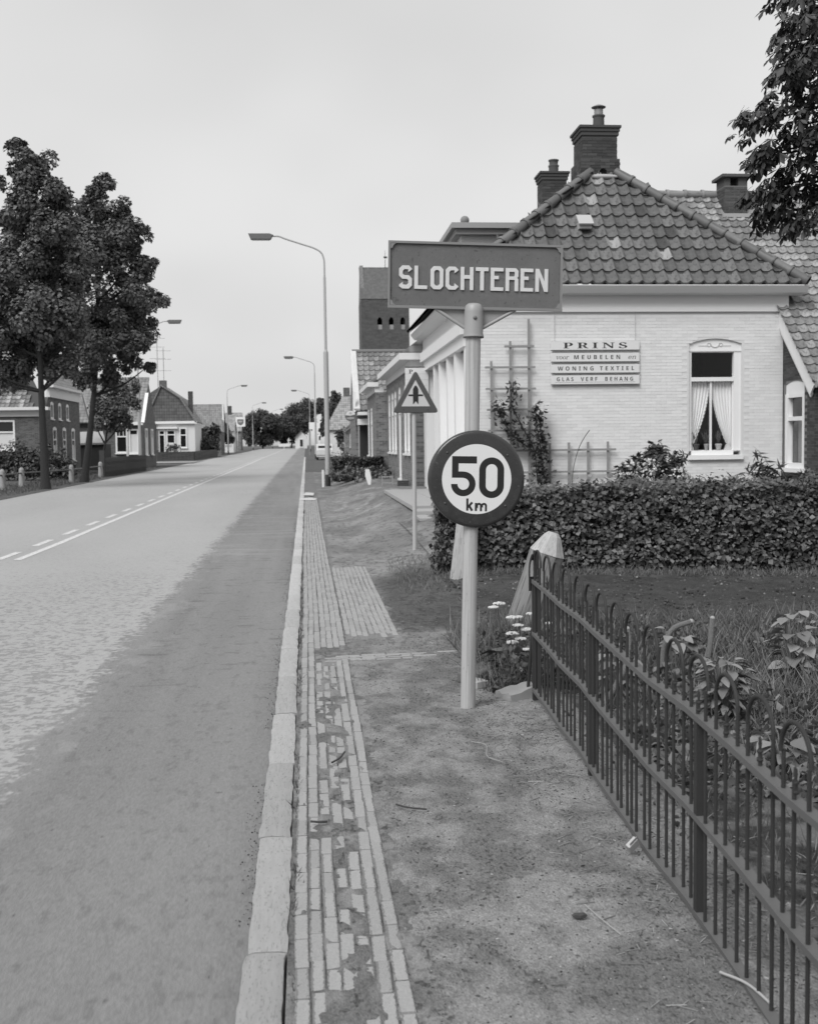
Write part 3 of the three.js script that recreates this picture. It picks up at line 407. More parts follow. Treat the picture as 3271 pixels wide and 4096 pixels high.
// ================================================================ WOODEN POSTS
function woodPost(name, label, [x, y, z], R, h, tip, lean, turnY, paint, seed) {
  const s = thing(name, label, 'post', [x, y, z]); s.rotation.set(lean[0], turnY, lean[1], 'XZY');
  const woodT = tex(128, 256, (i, j) => { const n = fbm(i / 5, j / 60, 4, seed), cr = sst(0.66, 0.74, fbm(i / 6, j / 80, 3, seed + 4)); return (0.2 + 0.12 * (n - 0.5)) * (1 - 0.6 * cr) + 0.02 * (hash(i, j, seed) - 0.5); });
  const paintT = tex(256, 256, (i, j) => mix(0.37 + 0.15 * (fbm(i / 5, j / 40, 3, seed + 9) - 0.5), 0.27, sst(0.56, 0.7, fbm(i / 7, j / 60, 4, seed + 7))));
  const n = 8, body = new THREE.CylinderGeometry(R, R * 1.06, h, n, 14), p = body.attributes.position; for (let i = 0; i < p.count; i++) { const a = Math.atan2(p.getZ(i), p.getX(i)), yy = p.getY(i), k = 1 + 0.07 * (fbm(yy * 3 + 5, Math.cos(a) * 2 + 5, 2, seed) - 0.5); p.setX(i, p.getX(i) * k); p.setZ(i, p.getZ(i) * k); } body.translate(0, h / 2, 0); const bodyF = body.toNonIndexed(); bodyF.computeVertexNormals();
  obj('shaft', bodyF, new THREE.MeshStandardMaterial({ map: rep(woodT, 3, 1), color: white(), roughness: 0.95, bumpMap: rep(woodT, 3, 1), bumpScale: 0.012, side: 2 }), s);
  if (tip) { const g = new THREE.CylinderGeometry(R * tip[0], R * 1.04, tip[1], n, 4); g.translate(0, h + tip[1] / 2, 0); obj('tip', [g, new THREE.CylinderGeometry(R * tip[0] * 0.6, R * tip[0], 0.03, n).translate(0, h + tip[1] + 0.015, 0)].map((q) => { const f = q.toNonIndexed(); f.computeVertexNormals(); return f; }), new THREE.MeshStandardMaterial({ map: rep(paintT, 2, 1), color: white(), roughness: 0.7, side: 2 }), s); }
  else if (paint) s.children[0].material = new THREE.MeshStandardMaterial({ map: rep(paintT, 1, 2), color: white(), roughness: 0.85, bumpMap: rep(woodT, 2, 1), bumpScale: 0.015, side: 2 });
  return s;
}
woodPost('wooden_bollard', 'thick leaning wooden bollard with tapered white painted top behind the railing', [1.86, -0.05, -9.65], 0.155, 0.74, [0.5, 0.16], [0.05, -0.31], 0.3, false, 201);
woodPost('whitewashed_stump', 'stout post with flaking white paint standing against the hedge end', [1.72, 0.02, -12.72], 0.105, 1.05, null, [0, -0.12], 0.2, true, 221);

// ================================================================ WHITE HOUSE (shop) ON THE RIGHT
const tileTex = (a, k) => tex(64, 64, (i, j) => a * (0.8 + 0.5 * fbm(i / 14 + 9 * k, j / 14, 4, 150 + k)) - a * 0.35 * sst(0.6, 0.7, fbm(i / 9, j / 9 + 5 * k, 3, 155 + k)));
const tileM = [0.095, 0.115, 0.14, 0.08, 0.28, 0.045].map((a, k) => new THREE.MeshStandardMaterial({ color: white(), map: tileTex(a, k), roughness: 0.62, side: 2 }));
const tileW = (q) => (q < 0.28 ? 0 : q < 0.55 ? 1 : q < 0.78 ? 2 : q < 0.91 ? 3 : q < 0.965 ? 4 : 5);
const barnM = [0.19, 0.23, 0.29, 0.15].map((a, k) => new THREE.MeshStandardMaterial({ color: white(), map: tileTex(a, k + 7), roughness: 0.55, side: 2 }));
const whiteBrick = [0.68, 0.66, 0.695, 0.64, 0.67].map((v, k) => mat(v, 0.85, { bumpMap: rep(T.soft, 1 + k * 0.3, 0.4), bumpScale: 0.003 }));
const darkBrick = [0.055, 0.04, 0.07, 0.05].map((v) => mat(v, 0.95));
const midBrick = [0.075, 0.095, 0.06, 0.085].map((v) => mat(v, 0.95));
const LATH = (pts, n = 20) => new THREE.LatheGeometry(pts.map(([a, b]) => new THREE.Vector2(a, b)), n);
{
  const Z = -21.5, xa = 3.28, xb = 9.43, y0 = 0.25, yt = 4.14, zb = -30.9, FW = frame(V3(0, 0, Z), N.front), FS = frame(V3(xa, 0, Z), N.west);
  const s = thing('white_shop_house', 'whitewashed brick shop house with hipped pantile roof and two brick chimneys', 'house');
  // front wall with the arched window opening
  const wx0 = 7.52, wx1 = 8.587;
  const wall = obj('wall', [slabGeo(FW, rect(xa, xb, y0, yt), [archRect(wx0, wx1, 1.24, 3.52, 0.1)], 0.24), slabGeo(FS, rect(-9.4, -0.24, y0, yt), [rect(-8.1, -0.75, 0.75, 3.55)], 0.24), bx2(xb - 0.24, xb, y0, yt, zb, Z - 0.24).toNonIndexed(), bx2(xa, xb, y0, yt, zb - 0.2, zb).toNonIndexed()], M.mortarWhite, s);
  bricks(wall, FW, xa, xb, 0.6, yt - 0.01, { mats: whiteBrick, seed: 5, proud: 0.004, j: 0.0055, jx: 0.002, uneven: 0.003, skip: (x, y, a, b, c, d) => b > wx0 - 0.002 && a < wx1 + 0.002 && d > 1.2 && c < 3.52 + 0.1 * (1 - ((x - 8.053) / 0.54) ** 2) + 0.006, prefer: (x, y) => y > 1.05 && x > 4.3 && x < 7.4 && y < 2.75 });
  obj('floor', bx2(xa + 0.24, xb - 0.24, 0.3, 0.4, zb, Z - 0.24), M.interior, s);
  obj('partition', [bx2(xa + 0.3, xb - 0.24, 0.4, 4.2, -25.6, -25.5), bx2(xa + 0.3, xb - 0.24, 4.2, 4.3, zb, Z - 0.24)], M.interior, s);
  obj('frieze', [bx2(xa - 0.02, xb + 0.05, yt, yt + 0.06, Z - 0.02, Z + 0.05), bx2(xa + 0.02, xb + 0.1, yt + 0.06, 4.47, Z - 0.02, Z + 0.025), bx2(xa - 0.05, xa + 0.02, yt, yt + 0.06, zb, Z - 0.021), bx2(xa - 0.025, xa + 0.02, yt + 0.061, 4.47, zb, Z - 0.022)], M.creamPaint, s);
  // boxed gutter on the eaves
  const gut = new THREE.Shape(); [[0, 0], [0.26, 0.03], [0.31, 0.09], [0.36, 0.155], [0.36, 0.17], [0.0, 0.17]].forEach(([x, y], i) => (i ? gut.lineTo(x, y) : gut.moveTo(x, y)));
  const ge = new THREE.ExtrudeGeometry(gut, { depth: 6.98, bevelEnabled: false }); ge.rotateY(-Math.PI / 2); ge.translate(9.8, 4.45, Z);
  const gs = new THREE.ExtrudeGeometry(gut, { depth: 9.5, bevelEnabled: false }); gs.rotateY(Math.PI); gs.translate(xa, 4.452, Z + 0.1);
  obj('gutter', [ge, gs], M.creamPaint, s);
  // roof: steep hip towards the camera
  const e = 4.64, A = V3(2.83, e, Z + 0.32), B = V3(9.76, e, Z + 0.32), C1 = V3(6.0, 7.16, -23.28), C2 = V3(6.56, 7.16, -23.28), D = V3(6.28, 7.35, -30.9);
  const tri = (...P) => { const g = new THREE.BufferGeometry(), p = []; for (let i = 1; i + 1 < P.length; i++) for (const q of [P[0], P[i], P[i + 1]]) p.push(q.x, q.y, q.z); g.setAttribute('position', new THREE.Float32BufferAttribute(p, 3)); g.setAttribute('uv', new THREE.Float32BufferAttribute(new Array(p.length / 3 * 2).fill(0), 2)); g.computeVertexNormals(); return g; };
  const Al = V3(2.83, e, zb), Bl = V3(9.76, e, zb), rm = mat(0.05, 0.9), roof = obj('roof', [tri(A, B, C2, C1), tri(Al, A, C1, D), tri(B, Bl, D, C2), tri(C1, C2, D)], rm, s);
  const v = V3(0, C1.y - A.y, C1.z - A.z), slope = v.length(); v.normalize(); const W = B.x - A.x;
  tiles(roof, A.clone(), V3(1, 0, 0), v, { cols: 29, rows: 10, pitch: W / 28.6, expo: slope / 9.9, mats: tileM, weights: tileW, seed: 12, cap: 300, amp: 0.04, inside: (u, w) => { const t = w / slope, l = (C1.x - A.x) * t, rr = W - (B.x - C2.x) * t; return u > l - 0.06 && u < rr + 0.06; } });
  const ul = V3(0, 0, -1), vl = V3(C1.x - A.x, C1.y - A.y, 0), sl = vl.length(); vl.normalize();
  tiles(roof, A.clone(), ul, vl, { cols: 39, rows: 12, expo: sl / 12, mats: tileM, weights: tileW, seed: 13, cap: 0, inside: (u, w) => u > 2.0 * w / sl - 0.02 });
  ridgeTiles(roof, A.clone().add(V3(0, 0.06, 0)), C1.clone().add(V3(0, 0.08, 0.03)), 0.1, 0.37, [tileM[1], tileM[2], tileM[0]]); ridgeTiles(roof, B.clone().add(V3(0, 0.06, 0)), C2.clone().add(V3(0, 0.08, 0.03)), 0.1, 0.37, [tileM[0], tileM[2], tileM[1]]); ridgeTiles(roof, D.clone().add(V3(0, 0.04, 0)), C1.clone().add(V3(0.28, 0.08, 0)), 0.1, 0.37, tileM[1]);
  obj('mortar_flashing', new THREE.SphereGeometry(1, 16, 8).scale(0.33, 0.05, 0.06).translate(6.28, 7.14, -23.2), mat(0.4, 1), roof);
  obj('roof_vent', [bx(0.3, 0.03, 0.34, 0, 0, 0).rotateX(0.7).translate(5.58, 6.02, -22.04), bx(0.24, 0.14, 0.24, 5.58, 5.91, -22.1)], mat(0.42, 0.6), s);
  // chimneys
  const chimney = (x0, x1, z0, z1, yb, y1, step, seed, mats, cap) => {
    const c = obj('chimney', [bx2(x0 + 0.05, x1 - 0.05, yb, y1 - 0.2, z0 + 0.05, z1 - 0.05), bx2(x0 + 0.005, x1 - 0.005, yb, step, z0 + 0.005, z1 - 0.005)], M.mortarDark, s);
    const FF = frame(V3(0, 0, z1 - 0.05), N.front), FL = frame(V3(x0 + 0.05, 0, 0), N.west); const o = { mats, seed, cap, H: 0.0625, proud: 0.008 };
    bricks(c, FF, x0 + 0.045, x1 - 0.045, step, y1 - 0.2, o); bricks(c, FL, z0 + 0.05, z1 - 0.045, step, y1 - 0.2, o); bricks(c, frame(V3(0, 0, z1), N.front), x0 - 0.005, x1 + 0.005, yb, step, o); bricks(c, frame(V3(x0, 0, 0), N.west), z0, z1, yb, step, o);
    obj('coping', [bx2(x0 + 0.02, x1 - 0.02, y1 - 0.2, y1 - 0.12, z0 + 0.02, z1 - 0.02), bx2(x0, x1, y1 - 0.12, y1 - 0.05, z0, z1), bx2(x0 - 0.025, x1 + 0.025, y1 - 0.05, y1, z0 - 0.025, z1 + 0.025)], mat(0.06, 0.95), c); return c;
  };
  const c1 = chimney(5.83, 6.67, -24.2, -23.36, 6.6, 8.24, 7.55, 31, darkBrick, 110), c2 = chimney(5.95, 6.66, -28.6, -27.9, 6.7, 8.38, 7.45, 37, darkBrick, 60);
  obj('pot', LATH([[0.125, 8.24], [0.115, 8.52], [0.135, 8.53], [0.135, 8.56], [0.1, 8.57], [0.1, 8.42]]).translate(6.33, 0, -23.8), mat(0.07), c1); obj('cowl', [LATH([[0.094, 8.5], [0.094, 8.68], [0.086, 8.68]]).translate(6.33, 0, -23.8).toNonIndexed(), LATH([[0, 8.8], [0.05, 8.785], [0.155, 8.735], [0.15, 8.725], [0, 8.73]]).translate(6.33, 0, -23.8).toNonIndexed(), ...[0, 1, 2].map((k) => bx(0.012, 0.08, 0.012, 6.33 + 0.085 * Math.cos(k * 2.1), 8.7, -23.8 + 0.085 * Math.sin(k * 2.1)).toNonIndexed())], mat(0.22, 0.5), c1);
  obj('pot', LATH([[0.13, 8.38], [0.12, 8.55], [0.135, 8.57], [0.135, 8.6], [0.11, 8.61], [0.11, 8.7], [0.13, 8.71], [0.13, 8.74], [0.09, 8.74], [0.09, 8.5]]).translate(6.35, 0, -28.25), mat(0.07), c2);
  // flat dormer on the street side
  const dm = obj('dormer', bx2(3.55, 6.2, 4.9, 6.28, -29.3, -25.2), M.creamPaint, s); obj('cornice', [bx2(3.4, 6.2, 6.28, 6.4, -29.5, -25.0), bx2(3.3, 6.2, 6.4, 6.52, -29.6, -24.9)], mat(0.3, 0.7), dm); obj('ball_finial', new THREE.SphereGeometry(0.1, 14, 10).translate(3.62, 6.6, -25.1), mat(0.2), dm);
  // the arched front window
  const w = grp('window', s), P = -0.09, L = (g) => { g.applyMatrix4(FW); return g.index ? g.toNonIndexed() : g; };
  const pan = archRect(wx0, wx1, 3.404, 3.52, 0.1); const ps = new THREE.Shape(pan.getPoints()); const panel = new THREE.ExtrudeGeometry(ps, { depth: 0.06, bevelEnabled: false }); panel.translate(0, 0, -0.1);
  obj('frame', [L(panel), ...[bx2(wx0, 7.585, 1.41, 3.404, P - 0.06, P + 0.04), bx2(8.447, wx1, 1.41, 3.404, P - 0.06, P + 0.04), bx2(7.585, 8.447, 3.35, 3.404, P - 0.06, P + 0.03), bx2(7.585, 8.447, 2.785, 2.865, P - 0.06, P + 0.045), bx2(7.585, 8.447, 1.33, 1.42, P - 0.06, P + 0.03), bx2(7.975, 8.012, 1.42, 2.785, P - 0.04, P + 0.01), bx2(7.585, 7.6, 1.42, 2.785, P - 0.05, P), bx2(8.43, 8.447, 1.42, 2.785, P - 0.05, P), bx2(wx0, wx1, 3.37, 3.41, P - 0.05, P + 0.055)].map(L)], M.whitePaint, w);
  obj('sill', [L(bx2(wx0 - 0.02, wx1 + 0.02, 1.24, 1.33, P - 0.06, 0.07))], M.whitePaint, w);
  obj('ornament', [L(new THREE.TorusGeometry(0.09, 0.012, 6, 16, Math.PI).rotateZ(Math.PI).translate(8.053, 3.54, -0.038)), L(bx2(7.72, 7.93, 3.475, 3.487, -0.041, -0.033)), L(bx2(8.17, 8.38, 3.475, 3.487, -0.041, -0.033)), L(new THREE.TorusGeometry(0.035, 0.008, 6, 12).translate(7.93, 3.5, -0.038)), L(new THREE.TorusGeometry(0.035, 0.008, 6, 12).translate(8.175, 3.5, -0.038))], mat(0.5, 0.6), w);
  obj('pane', [L(bx2(7.58, 8.45, 2.86, 3.36, P - 0.03, P - 0.025))], M.pane, w); obj('pane', [L(bx2(7.58, 8.45, 1.41, 2.79, P - 0.022, P - 0.017))], M.pane, w);
  const lace = mat(0.78, 0.95, { bumpMap: rep(T.grain, 4, 8), bumpScale: 0.002 });
  for (const sx of [-1, 1]) { // tied-back net curtains
    const nu = 40, nv = 30, pos = [], idx = []; for (let j = 0; j <= nv; j++) { const t = j / nv, y = 2.84 - t * 1.42, half = t < 0.9 ? mix(0.41, 0.09, Math.pow(t / 0.9, 1.9)) : mix(0.09, 0.15, (t - 0.9) / 0.1); for (let i = 0; i <= nu; i++) { const f = i / nu; pos.push(8.0 + sx * (0.43 - f * half), y, Z - 0.165 + 0.018 * Math.sin(f * 38 + 1.2 * Math.sin(t * 3)) * (1 - 0.3 * t) + 0.008 * Math.sin(f * 71)); } }
    for (let j = 0; j < nv; j++) for (let i = 0; i < nu; i++) { const a = j * (nu + 1) + i; idx.push(a, a + 1, a + nu + 1, a + 1, a + nu + 2, a + nu + 1); }
    const g = new THREE.BufferGeometry(); g.setAttribute('position', new THREE.Float32BufferAttribute(pos, 3)); g.setAttribute('uv', new THREE.Float32BufferAttribute(new Array(pos.length / 3 * 2).fill(0).map((_, k) => (k % 2 ? pos[(k >> 1) * 3 + 1] : pos[(k >> 1) * 3])), 2)); g.setIndex(idx); g.computeVertexNormals(); obj('curtain', g, lace, w);
    const edge = []; for (let j = 0; j <= 60; j++) { const t = j / 60 * 0.9; edge.push(V3(8.0 + sx * (0.43 - mix(0.41, 0.09, Math.pow(t / 0.9, 1.9)) + 0.008 * Math.sin(j * 1.9)), 2.84 - t * 1.42, Z - 0.15)); } obj('curtain_trim', tube(edge, 0.012, 90, 5), mat(0.55), w);
  }
  for (const [x, r, c] of [[7.72, 0.07, 0.07], [7.93, 0.05, 0.28], [8.18, 0.07, 0.4]]) { const p = thing('flower_pot', c < 0.1 ? 'dark flower pot on the sill behind the net curtain' : c < 0.3 ? 'small grey flower pot beside the window bar behind the curtains' : 'pale flower pot standing under the parted net curtains', 'flower pot', [x, 1.43, Z - 0.16]); obj('pot_body', LATH([[r * 0.6, 0], [r * 0.9, 0.09], [r, 0.095], [r, 0.12], [r * 0.85, 0.12], [r * 0.8, 0.1], [0, 0.1]]), mat(c), p); const lv = []; const q = rng(x * 100); for (let k = 0; k < 9; k++) { const d = V3(q() - 0.5, 0.8 + q() * 0.6, (q() - 0.5) * 0.3); lv.push(leafGeo(0.2 + 0.15 * q(), 0.05).applyQuaternion(lookQ(d, q)).translate(0, 0.1, 0)); } obj('foliage', lv.map((g) => g.toNonIndexed()), mat(0.06), p); }
  obj('inner_sill', bx2(wx0, wx1, 1.38, 1.43, Z - 0.32, Z - 0.16), M.whiteDull, s);
  // shop front on the street side (u runs from far -9.4 to near 0)
  const sf = grp('shop_front', s), L2 = (g) => { g.applyMatrix4(FS); return g.index ? g.toNonIndexed() : g; };
  obj('lintel', [L2(bx2(-8.2, -0.65, 3.55, 3.78, -0.2, 0.14)), L2(bx2(-8.3, -0.55, 3.78, 4.02, -0.02, 0.22))], M.whitePaint, sf);
  for (const u of [-8.05, -6.2, -5.1, -3.6, -2.3, -0.78]) obj('pilaster', L2(bx2(u - 0.12, u + 0.12, 0.4, 3.55, -0.22, 0.1)), M.whitePaint, sf);
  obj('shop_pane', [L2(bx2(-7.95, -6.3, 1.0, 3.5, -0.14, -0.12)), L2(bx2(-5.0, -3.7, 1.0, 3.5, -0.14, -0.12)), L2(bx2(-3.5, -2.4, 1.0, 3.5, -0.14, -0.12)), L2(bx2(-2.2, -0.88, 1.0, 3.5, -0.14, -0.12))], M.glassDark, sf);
  obj('blind', [L2(bx2(-3.48, -2.42, 1.0, 3.4, -0.11, -0.09)), L2(bx2(-2.18, -0.9, 1.0, 3.5, -0.11, -0.09)), L2(bx2(-4.98, -3.72, 1.0, 3.4, -0.11, -0.09))], M.whiteDull, sf);
  obj('stall_riser', L2(bx2(-8.1, -0.75, 0.35, 1.0, -0.2, -0.02)), mat(0.3), sf);
  const door = obj('door', L2(bx2(-6.1, -5.2, 0.5, 2.6, -0.14, -0.08)), mat(0.15, 0.5), sf); door.name = 'door';
}
{ // four hanging name boards on the white wall
  const cvs = (draw) => { const c = document.createElement('canvas'); c.width = 1024; c.height = 100; const k = c.getContext('2d'); k.fillStyle = '#d2d2d2'; k.fillRect(0, 0, 1024, 100); k.fillStyle = '#262626'; k.textBaseline = 'middle'; draw(k); const t = new THREE.CanvasTexture(c); t.colorSpace = THREE.SRGBColorSpace; t.anisotropy = 8; return t; };
  const fit = (k, txt, font, x0, x1, y, hs) => { k.save(); k.font = font; const chars = [...txt], ws = chars.map((c) => k.measureText(c).width * hs), tot = ws.reduce((a, b) => a + b, 0), gap = chars.length > 1 ? (x1 - x0 - tot) / (chars.length - 1) : 0; let x = x0; chars.forEach((c, i) => { k.save(); k.translate(x, y); k.scale(hs, 1); k.fillText(c, 0, 0); k.restore(); x += ws[i] + gap; }); k.restore(); };
  const B = [
    ['white name board lettered PRINS, topmost on the white wall', 3.578, 3.407, (k) => fit(k, 'PRINS', 'bold 92px serif', 130, 890, 52, 2.1)],
    ['white board lettered voor MEUBELEN en, hanging under the PRINS board', 3.347, 3.182, (k) => { fit(k, 'MEUBELEN', 'bold 68px sans-serif', 255, 805, 50, 1.05); fit(k, 'voor', 'italic 66px serif', 45, 195, 50, 1.1); fit(k, 'en', 'italic 66px serif', 885, 985, 50, 1.3); }],
    ['white board lettered WONING TEXTIEL on the white wall', 3.126, 2.965, (k) => fit(k, 'WONING TEXTIEL', 'bold 70px sans-serif', 70, 965, 50, 1.0)],
    ['white board lettered GLAS VERF BEHANG, lowest of the hanging boards', 2.915, 2.745, (k) => { fit(k, 'GLAS  VERF  BEHANG', 'bold 62px sans-serif', 55, 955, 44, 1.0); k.fillRect(35, 78, 940, 3); }]];
  for (const [label, y1, y0, draw] of B) { const b = thing('name_board', label, 'sign', [5.632, (y0 + y1) / 2, -21.46], 'hanging shop boards'); const w = 1.745, h = y1 - y0; obj('board', bx(w, h, 0.025), M.whitePaint, b); obj('lettering', new THREE.PlaneGeometry(w - 0.004, h - 0.004).translate(0, 0, 0.0135), new THREE.MeshStandardMaterial({ map: cvs(draw), roughness: 0.6, side: 2 }), b); obj('drip_edge', bx(w + 0.01, 0.014, 0.034, 0, -h / 2 - 0.006, 0.006), mat(0.14), b);
    obj('hanger', [bar(V3(-0.81, h / 2, 0), V3(-0.81, h / 2 + (y1 > 3.5 ? 0.57 : 0.06), 0), 0.004, 0.004, 5), bar(V3(0.79, h / 2, 0), V3(0.79, h / 2 + (y1 > 3.5 ? 0.57 : 0.06), 0), 0.004, 0.004, 5)], mat(0.4), b); }
}
{ // trellis with a climbing plant
  const t = thing('trellis', 'grey wooden stepped trellis fixed to the white house wall', 'trellis', [0, 0, -21.43]), sm = mat(0.24, 0.9), S = (x0, x1, y0, y1, z) => obj('slat', bx2(x0, x1, y0, y1, z, z + 0.022), sm, t);
  for (const [x, y] of [[3.576, 3.196], [3.948, 3.578], [4.31, 4.0], [4.712, 1.608], [5.09, 1.615], [5.47, 1.62], [5.864, 1.625]]) S(x - 0.022, x + 0.022, 0.45, y, 0);
  for (const [x0, x1, y] of [[3.83, 4.41, 3.478], [3.45, 4.43, 3.076], [3.46, 4.44, 2.664], [3.48, 4.45, 2.262], [3.5, 4.46, 1.86], [3.5, 6.02, 1.468], [3.5, 6.02, 1.045]]) S(x0, x1, y - 0.02, y + 0.02, 0.0235);
  const v = thing('climbing_plant', 'leafy climbing plant growing up the wooden trellis', 'plant', [4.5, 0.4, -21.36]), r = rng(44), P = [[0, 0], [-0.05, 0.55], [-0.12, 1.1], [-0.35, 1.55], [-0.55, 2.0], [-0.5, 2.4]].map(([x, y]) => V3(x, y, 0));
  const q = P.map((p, i) => V3(-0.02 + 0.06 * Math.sin(i), p.y * 0.82, 0.02)); const q2 = [V3(-0.12, 1.05, 0), V3(-0.5, 1.35, 0), V3(-0.78, 1.75, 0), V3(-0.85, 2.05, 0)];
  obj('stem', [tube(P, 0.012), tube(q, 0.009), tube(q2, 0.007)], mat(0.06), v);
  const list = [], lg = leafGeo(0.11, 0.095); for (const c of [P, q, q, q2]) { const cu = new THREE.CatmullRomCurve3(c); for (let i = 0; i < 210; i++) { const p = cu.getPoint(0.12 + 0.88 * r()); p.add(V3((r() - 0.5) * 0.2 * (1 + (r() < 0.2 ? 1.2 : 0)), (r() - 0.5) * 0.18, 0.03 + 0.05 * r())); list.push({ p, q: lookQ(V3(r() - 0.5, -0.5 + r() * 0.6, 0.9), r), s: 0.7 + 0.6 * r(), c: 0.035 + 0.06 * r() }); } } scatter('foliage', lg, LM.plant, list, v);
  const st = thing('bare_shoot', 'single bare curved shoot leaning over the low trellis', 'plant', [5.13, 0.7, -21.36]); obj('stem', tube([V3(0, 0, 0), V3(0.03, 0.4, 0.01), V3(0.14, 0.8, 0.01), V3(0.26, 1.02, 0), V3(0.36, 1.15, 0)], 0.008), mat(0.1), st);
}
// ================================================================ BARN WITH BIG TILED ROOF
{
  const s = thing('brick_barn', 'dark brick barn with wide pantile roof adjoining the white shop house', 'barn'), X = 9.43, zf = -20.08, zr = -24.3, yr = 6.97, ye = 2.66;
  const F = frame(V3(X, 0, 0), N.west);  // u = z
  const wy = (z) => 2.72 + (zf - z) * 1.0;
  const wall = obj('wall', [slabGeo(F, [[-21.46, 0.2], [zf, 0.2], [zf, 2.7], [-21.46, 4.08]], [archRect(-21.36, -20.52, 1.0, 2.68, 0.07)], 0.24), bx2(X + 0.24, 15, 0.2, 2.7, zf - 0.24, zf).toNonIndexed(), bx2(X + 0.24, 15, 0.2, 2.7, -28.4, -28.2).toNonIndexed()], M.mortar, s);
  bricks(wall, F, -21.45, zf + 0.012, 0.4, 4.1, { mats: darkBrick, seed: 51, cap: 240, proud: 0.006, skip: (x, y, a, b, c, d) => (b > -21.37 && a < -20.51 && d > 0.94 && c < 2.68 + 0.07 * (1 - ((x + 20.94) / 0.42) ** 2)) || d > wy(b) - 0.02 });
  bricks(wall, frame(V3(0, 0, zf), N.front), X - 0.005, 10.3, 0.4, 2.66, { mats: darkBrick, seed: 52, cap: 60, proud: 0.006 });
  obj('room_wall', bx2(X + 1.2, X + 1.3, 0.2, 4, -21.4, -20.4), M.interior, s);
  const w = grp('window', s), L = (g) => { g.applyMatrix4(F); return g.index ? g.toNonIndexed() : g; }, ps = new THREE.Shape(archRect(-21.36, -20.52, 2.5, 2.68, 0.07).getPoints()), pn = new THREE.ExtrudeGeometry(ps, { depth: 0.06, bevelEnabled: false }).translate(0, 0, -0.07);
  obj('frame', [L(pn), L(bx2(-21.36, -21.25, 1.06, 2.5, -0.1, 0.01)), L(bx2(-20.6, -20.52, 1.06, 2.5, -0.1, 0.01)), L(bx2(-21.25, -20.6, 1.98, 2.06, -0.1, 0.0)), L(bx2(-21.25, -20.6, 1.06, 1.16, -0.1, 0.0)), L(bx2(-21.25, -20.6, 2.43, 2.5, -0.1, 0))], M.whitePaint, w); obj('sill', L(bx2(-21.4, -20.48, 0.98, 1.06, -0.1, 0.09)), M.whitePaint, w);
  obj('pane', L(bx2(-21.25, -20.6, 1.1, 2.46, -0.075, -0.07)), M.pane, w);
  obj('curtain', [L(bx2(-21.2, -21.02, 1.1, 2.0, -0.2, -0.19))], mat(0.2), w);
  const O = V3(X - 0.1, ye, zf + 0.15), v = V3(0, yr - ye, zr - zf - 0.15), sl = v.length(); v.normalize(); const n = V3(0, -v.z, v.y);
  const roofGeo = (() => { const g = new THREE.BufferGeometry(), a = V3(7.2, ye, O.z), b = V3(20, ye, O.z), c = V3(20, yr, zr), d = V3(7.2, yr, zr), a2 = V3(X - 0.1, ye, O.z), e2 = V3(20, ye, 2 * zr - O.z), f2 = V3(7.2, ye, 2 * zr - O.z), h = 4.3, t = (h - ye) / (yr - ye), m = V3(7.2, h, mix(O.z, zr, t)), m2 = V3(X - 0.1, h, mix(O.z, zr, t)); const p = [a2, b, c, a2, c, m2, m2, c, d, m2, d, m, d, c, e2, d, e2, f2].flatMap((q) => [q.x, q.y, q.z]); g.setAttribute('position', new THREE.Float32BufferAttribute(p, 3)); g.setAttribute('uv', new THREE.Float32BufferAttribute(new Array(36).fill(0), 2)); g.computeVertexNormals(); return g; })();
  const roof = obj('roof', roofGeo, mat(0.05), s);
  tiles(roof, V3(7.2, ye, O.z), V3(1, 0, 0), v, { cols: 46, rows: 26, pitch: 0.19, expo: sl / 26, mats: barnM, seed: 61, cap: 300, amp: 0.022, inside: (u, q) => u > 2.16 || q > 2.5, prefer: (u, q) => u > 1.5 && u < 5.4 && q > 2.2 });
  ridgeTiles(roof, V3(7.2, yr + 0.05, zr), V3(15.5, yr + 0.05, zr), 0.1, 0.4, [barnM[1], barnM[0]]);
  const va = V3(X - 0.075, ye - 0.02, O.z + 0.02), vb = V3(X - 0.075, 4.3, mix(O.z, zr, (4.3 - ye) / (yr - ye))); obj('verge_board', [plate(0.24, 0.03, va.clone().addScaledVector(n, -0.15), vb.clone().addScaledVector(n, -0.15), n), plate(0.1, 0.03, va.clone().add(V3(0.03, 0, 0)).addScaledVector(n, -0.29), vb.clone().add(V3(0.03, 0, 0)).addScaledVector(n, -0.29), n)], M.whitePaint, s);
  obj('gutter', new THREE.CylinderGeometry(0.07, 0.07, 6, 12, 1, false).rotateZ(Math.PI / 2).translate(X + 2.92, ye - 0.03, O.z + 0.06), M.zinc, s);
  const c = obj('chimney', bx2(9.09, 9.59, 6.5, 7.1, -24.25, -23.75), M.mortar, s); const o = { mats: midBrick, seed: 71, cap: 60, proud: 0.008, j: 0.012 }; bricks(c, frame(V3(0, 0, -23.75), N.front), 9.085, 9.595, 6.4, 7.1, o); bricks(c, frame(V3(9.09, 0, 0), N.west), -24.25, -23.745, 6.4, 7.1, o);
  obj('chimney_cap', [bx2(9.09, 9.21, 7.1, 7.28, -24.25, -23.75), bx2(9.39, 9.59, 7.1, 7.28, -24.25, -23.75), bx2(9.01, 9.67, 7.28, 7.34, -24.33, -23.67)], mat(0.08), c); obj('lead_flashing', bx2(9.03, 9.65, 6.42, 6.5, -23.75, -23.68), mat(0.35), c);
}

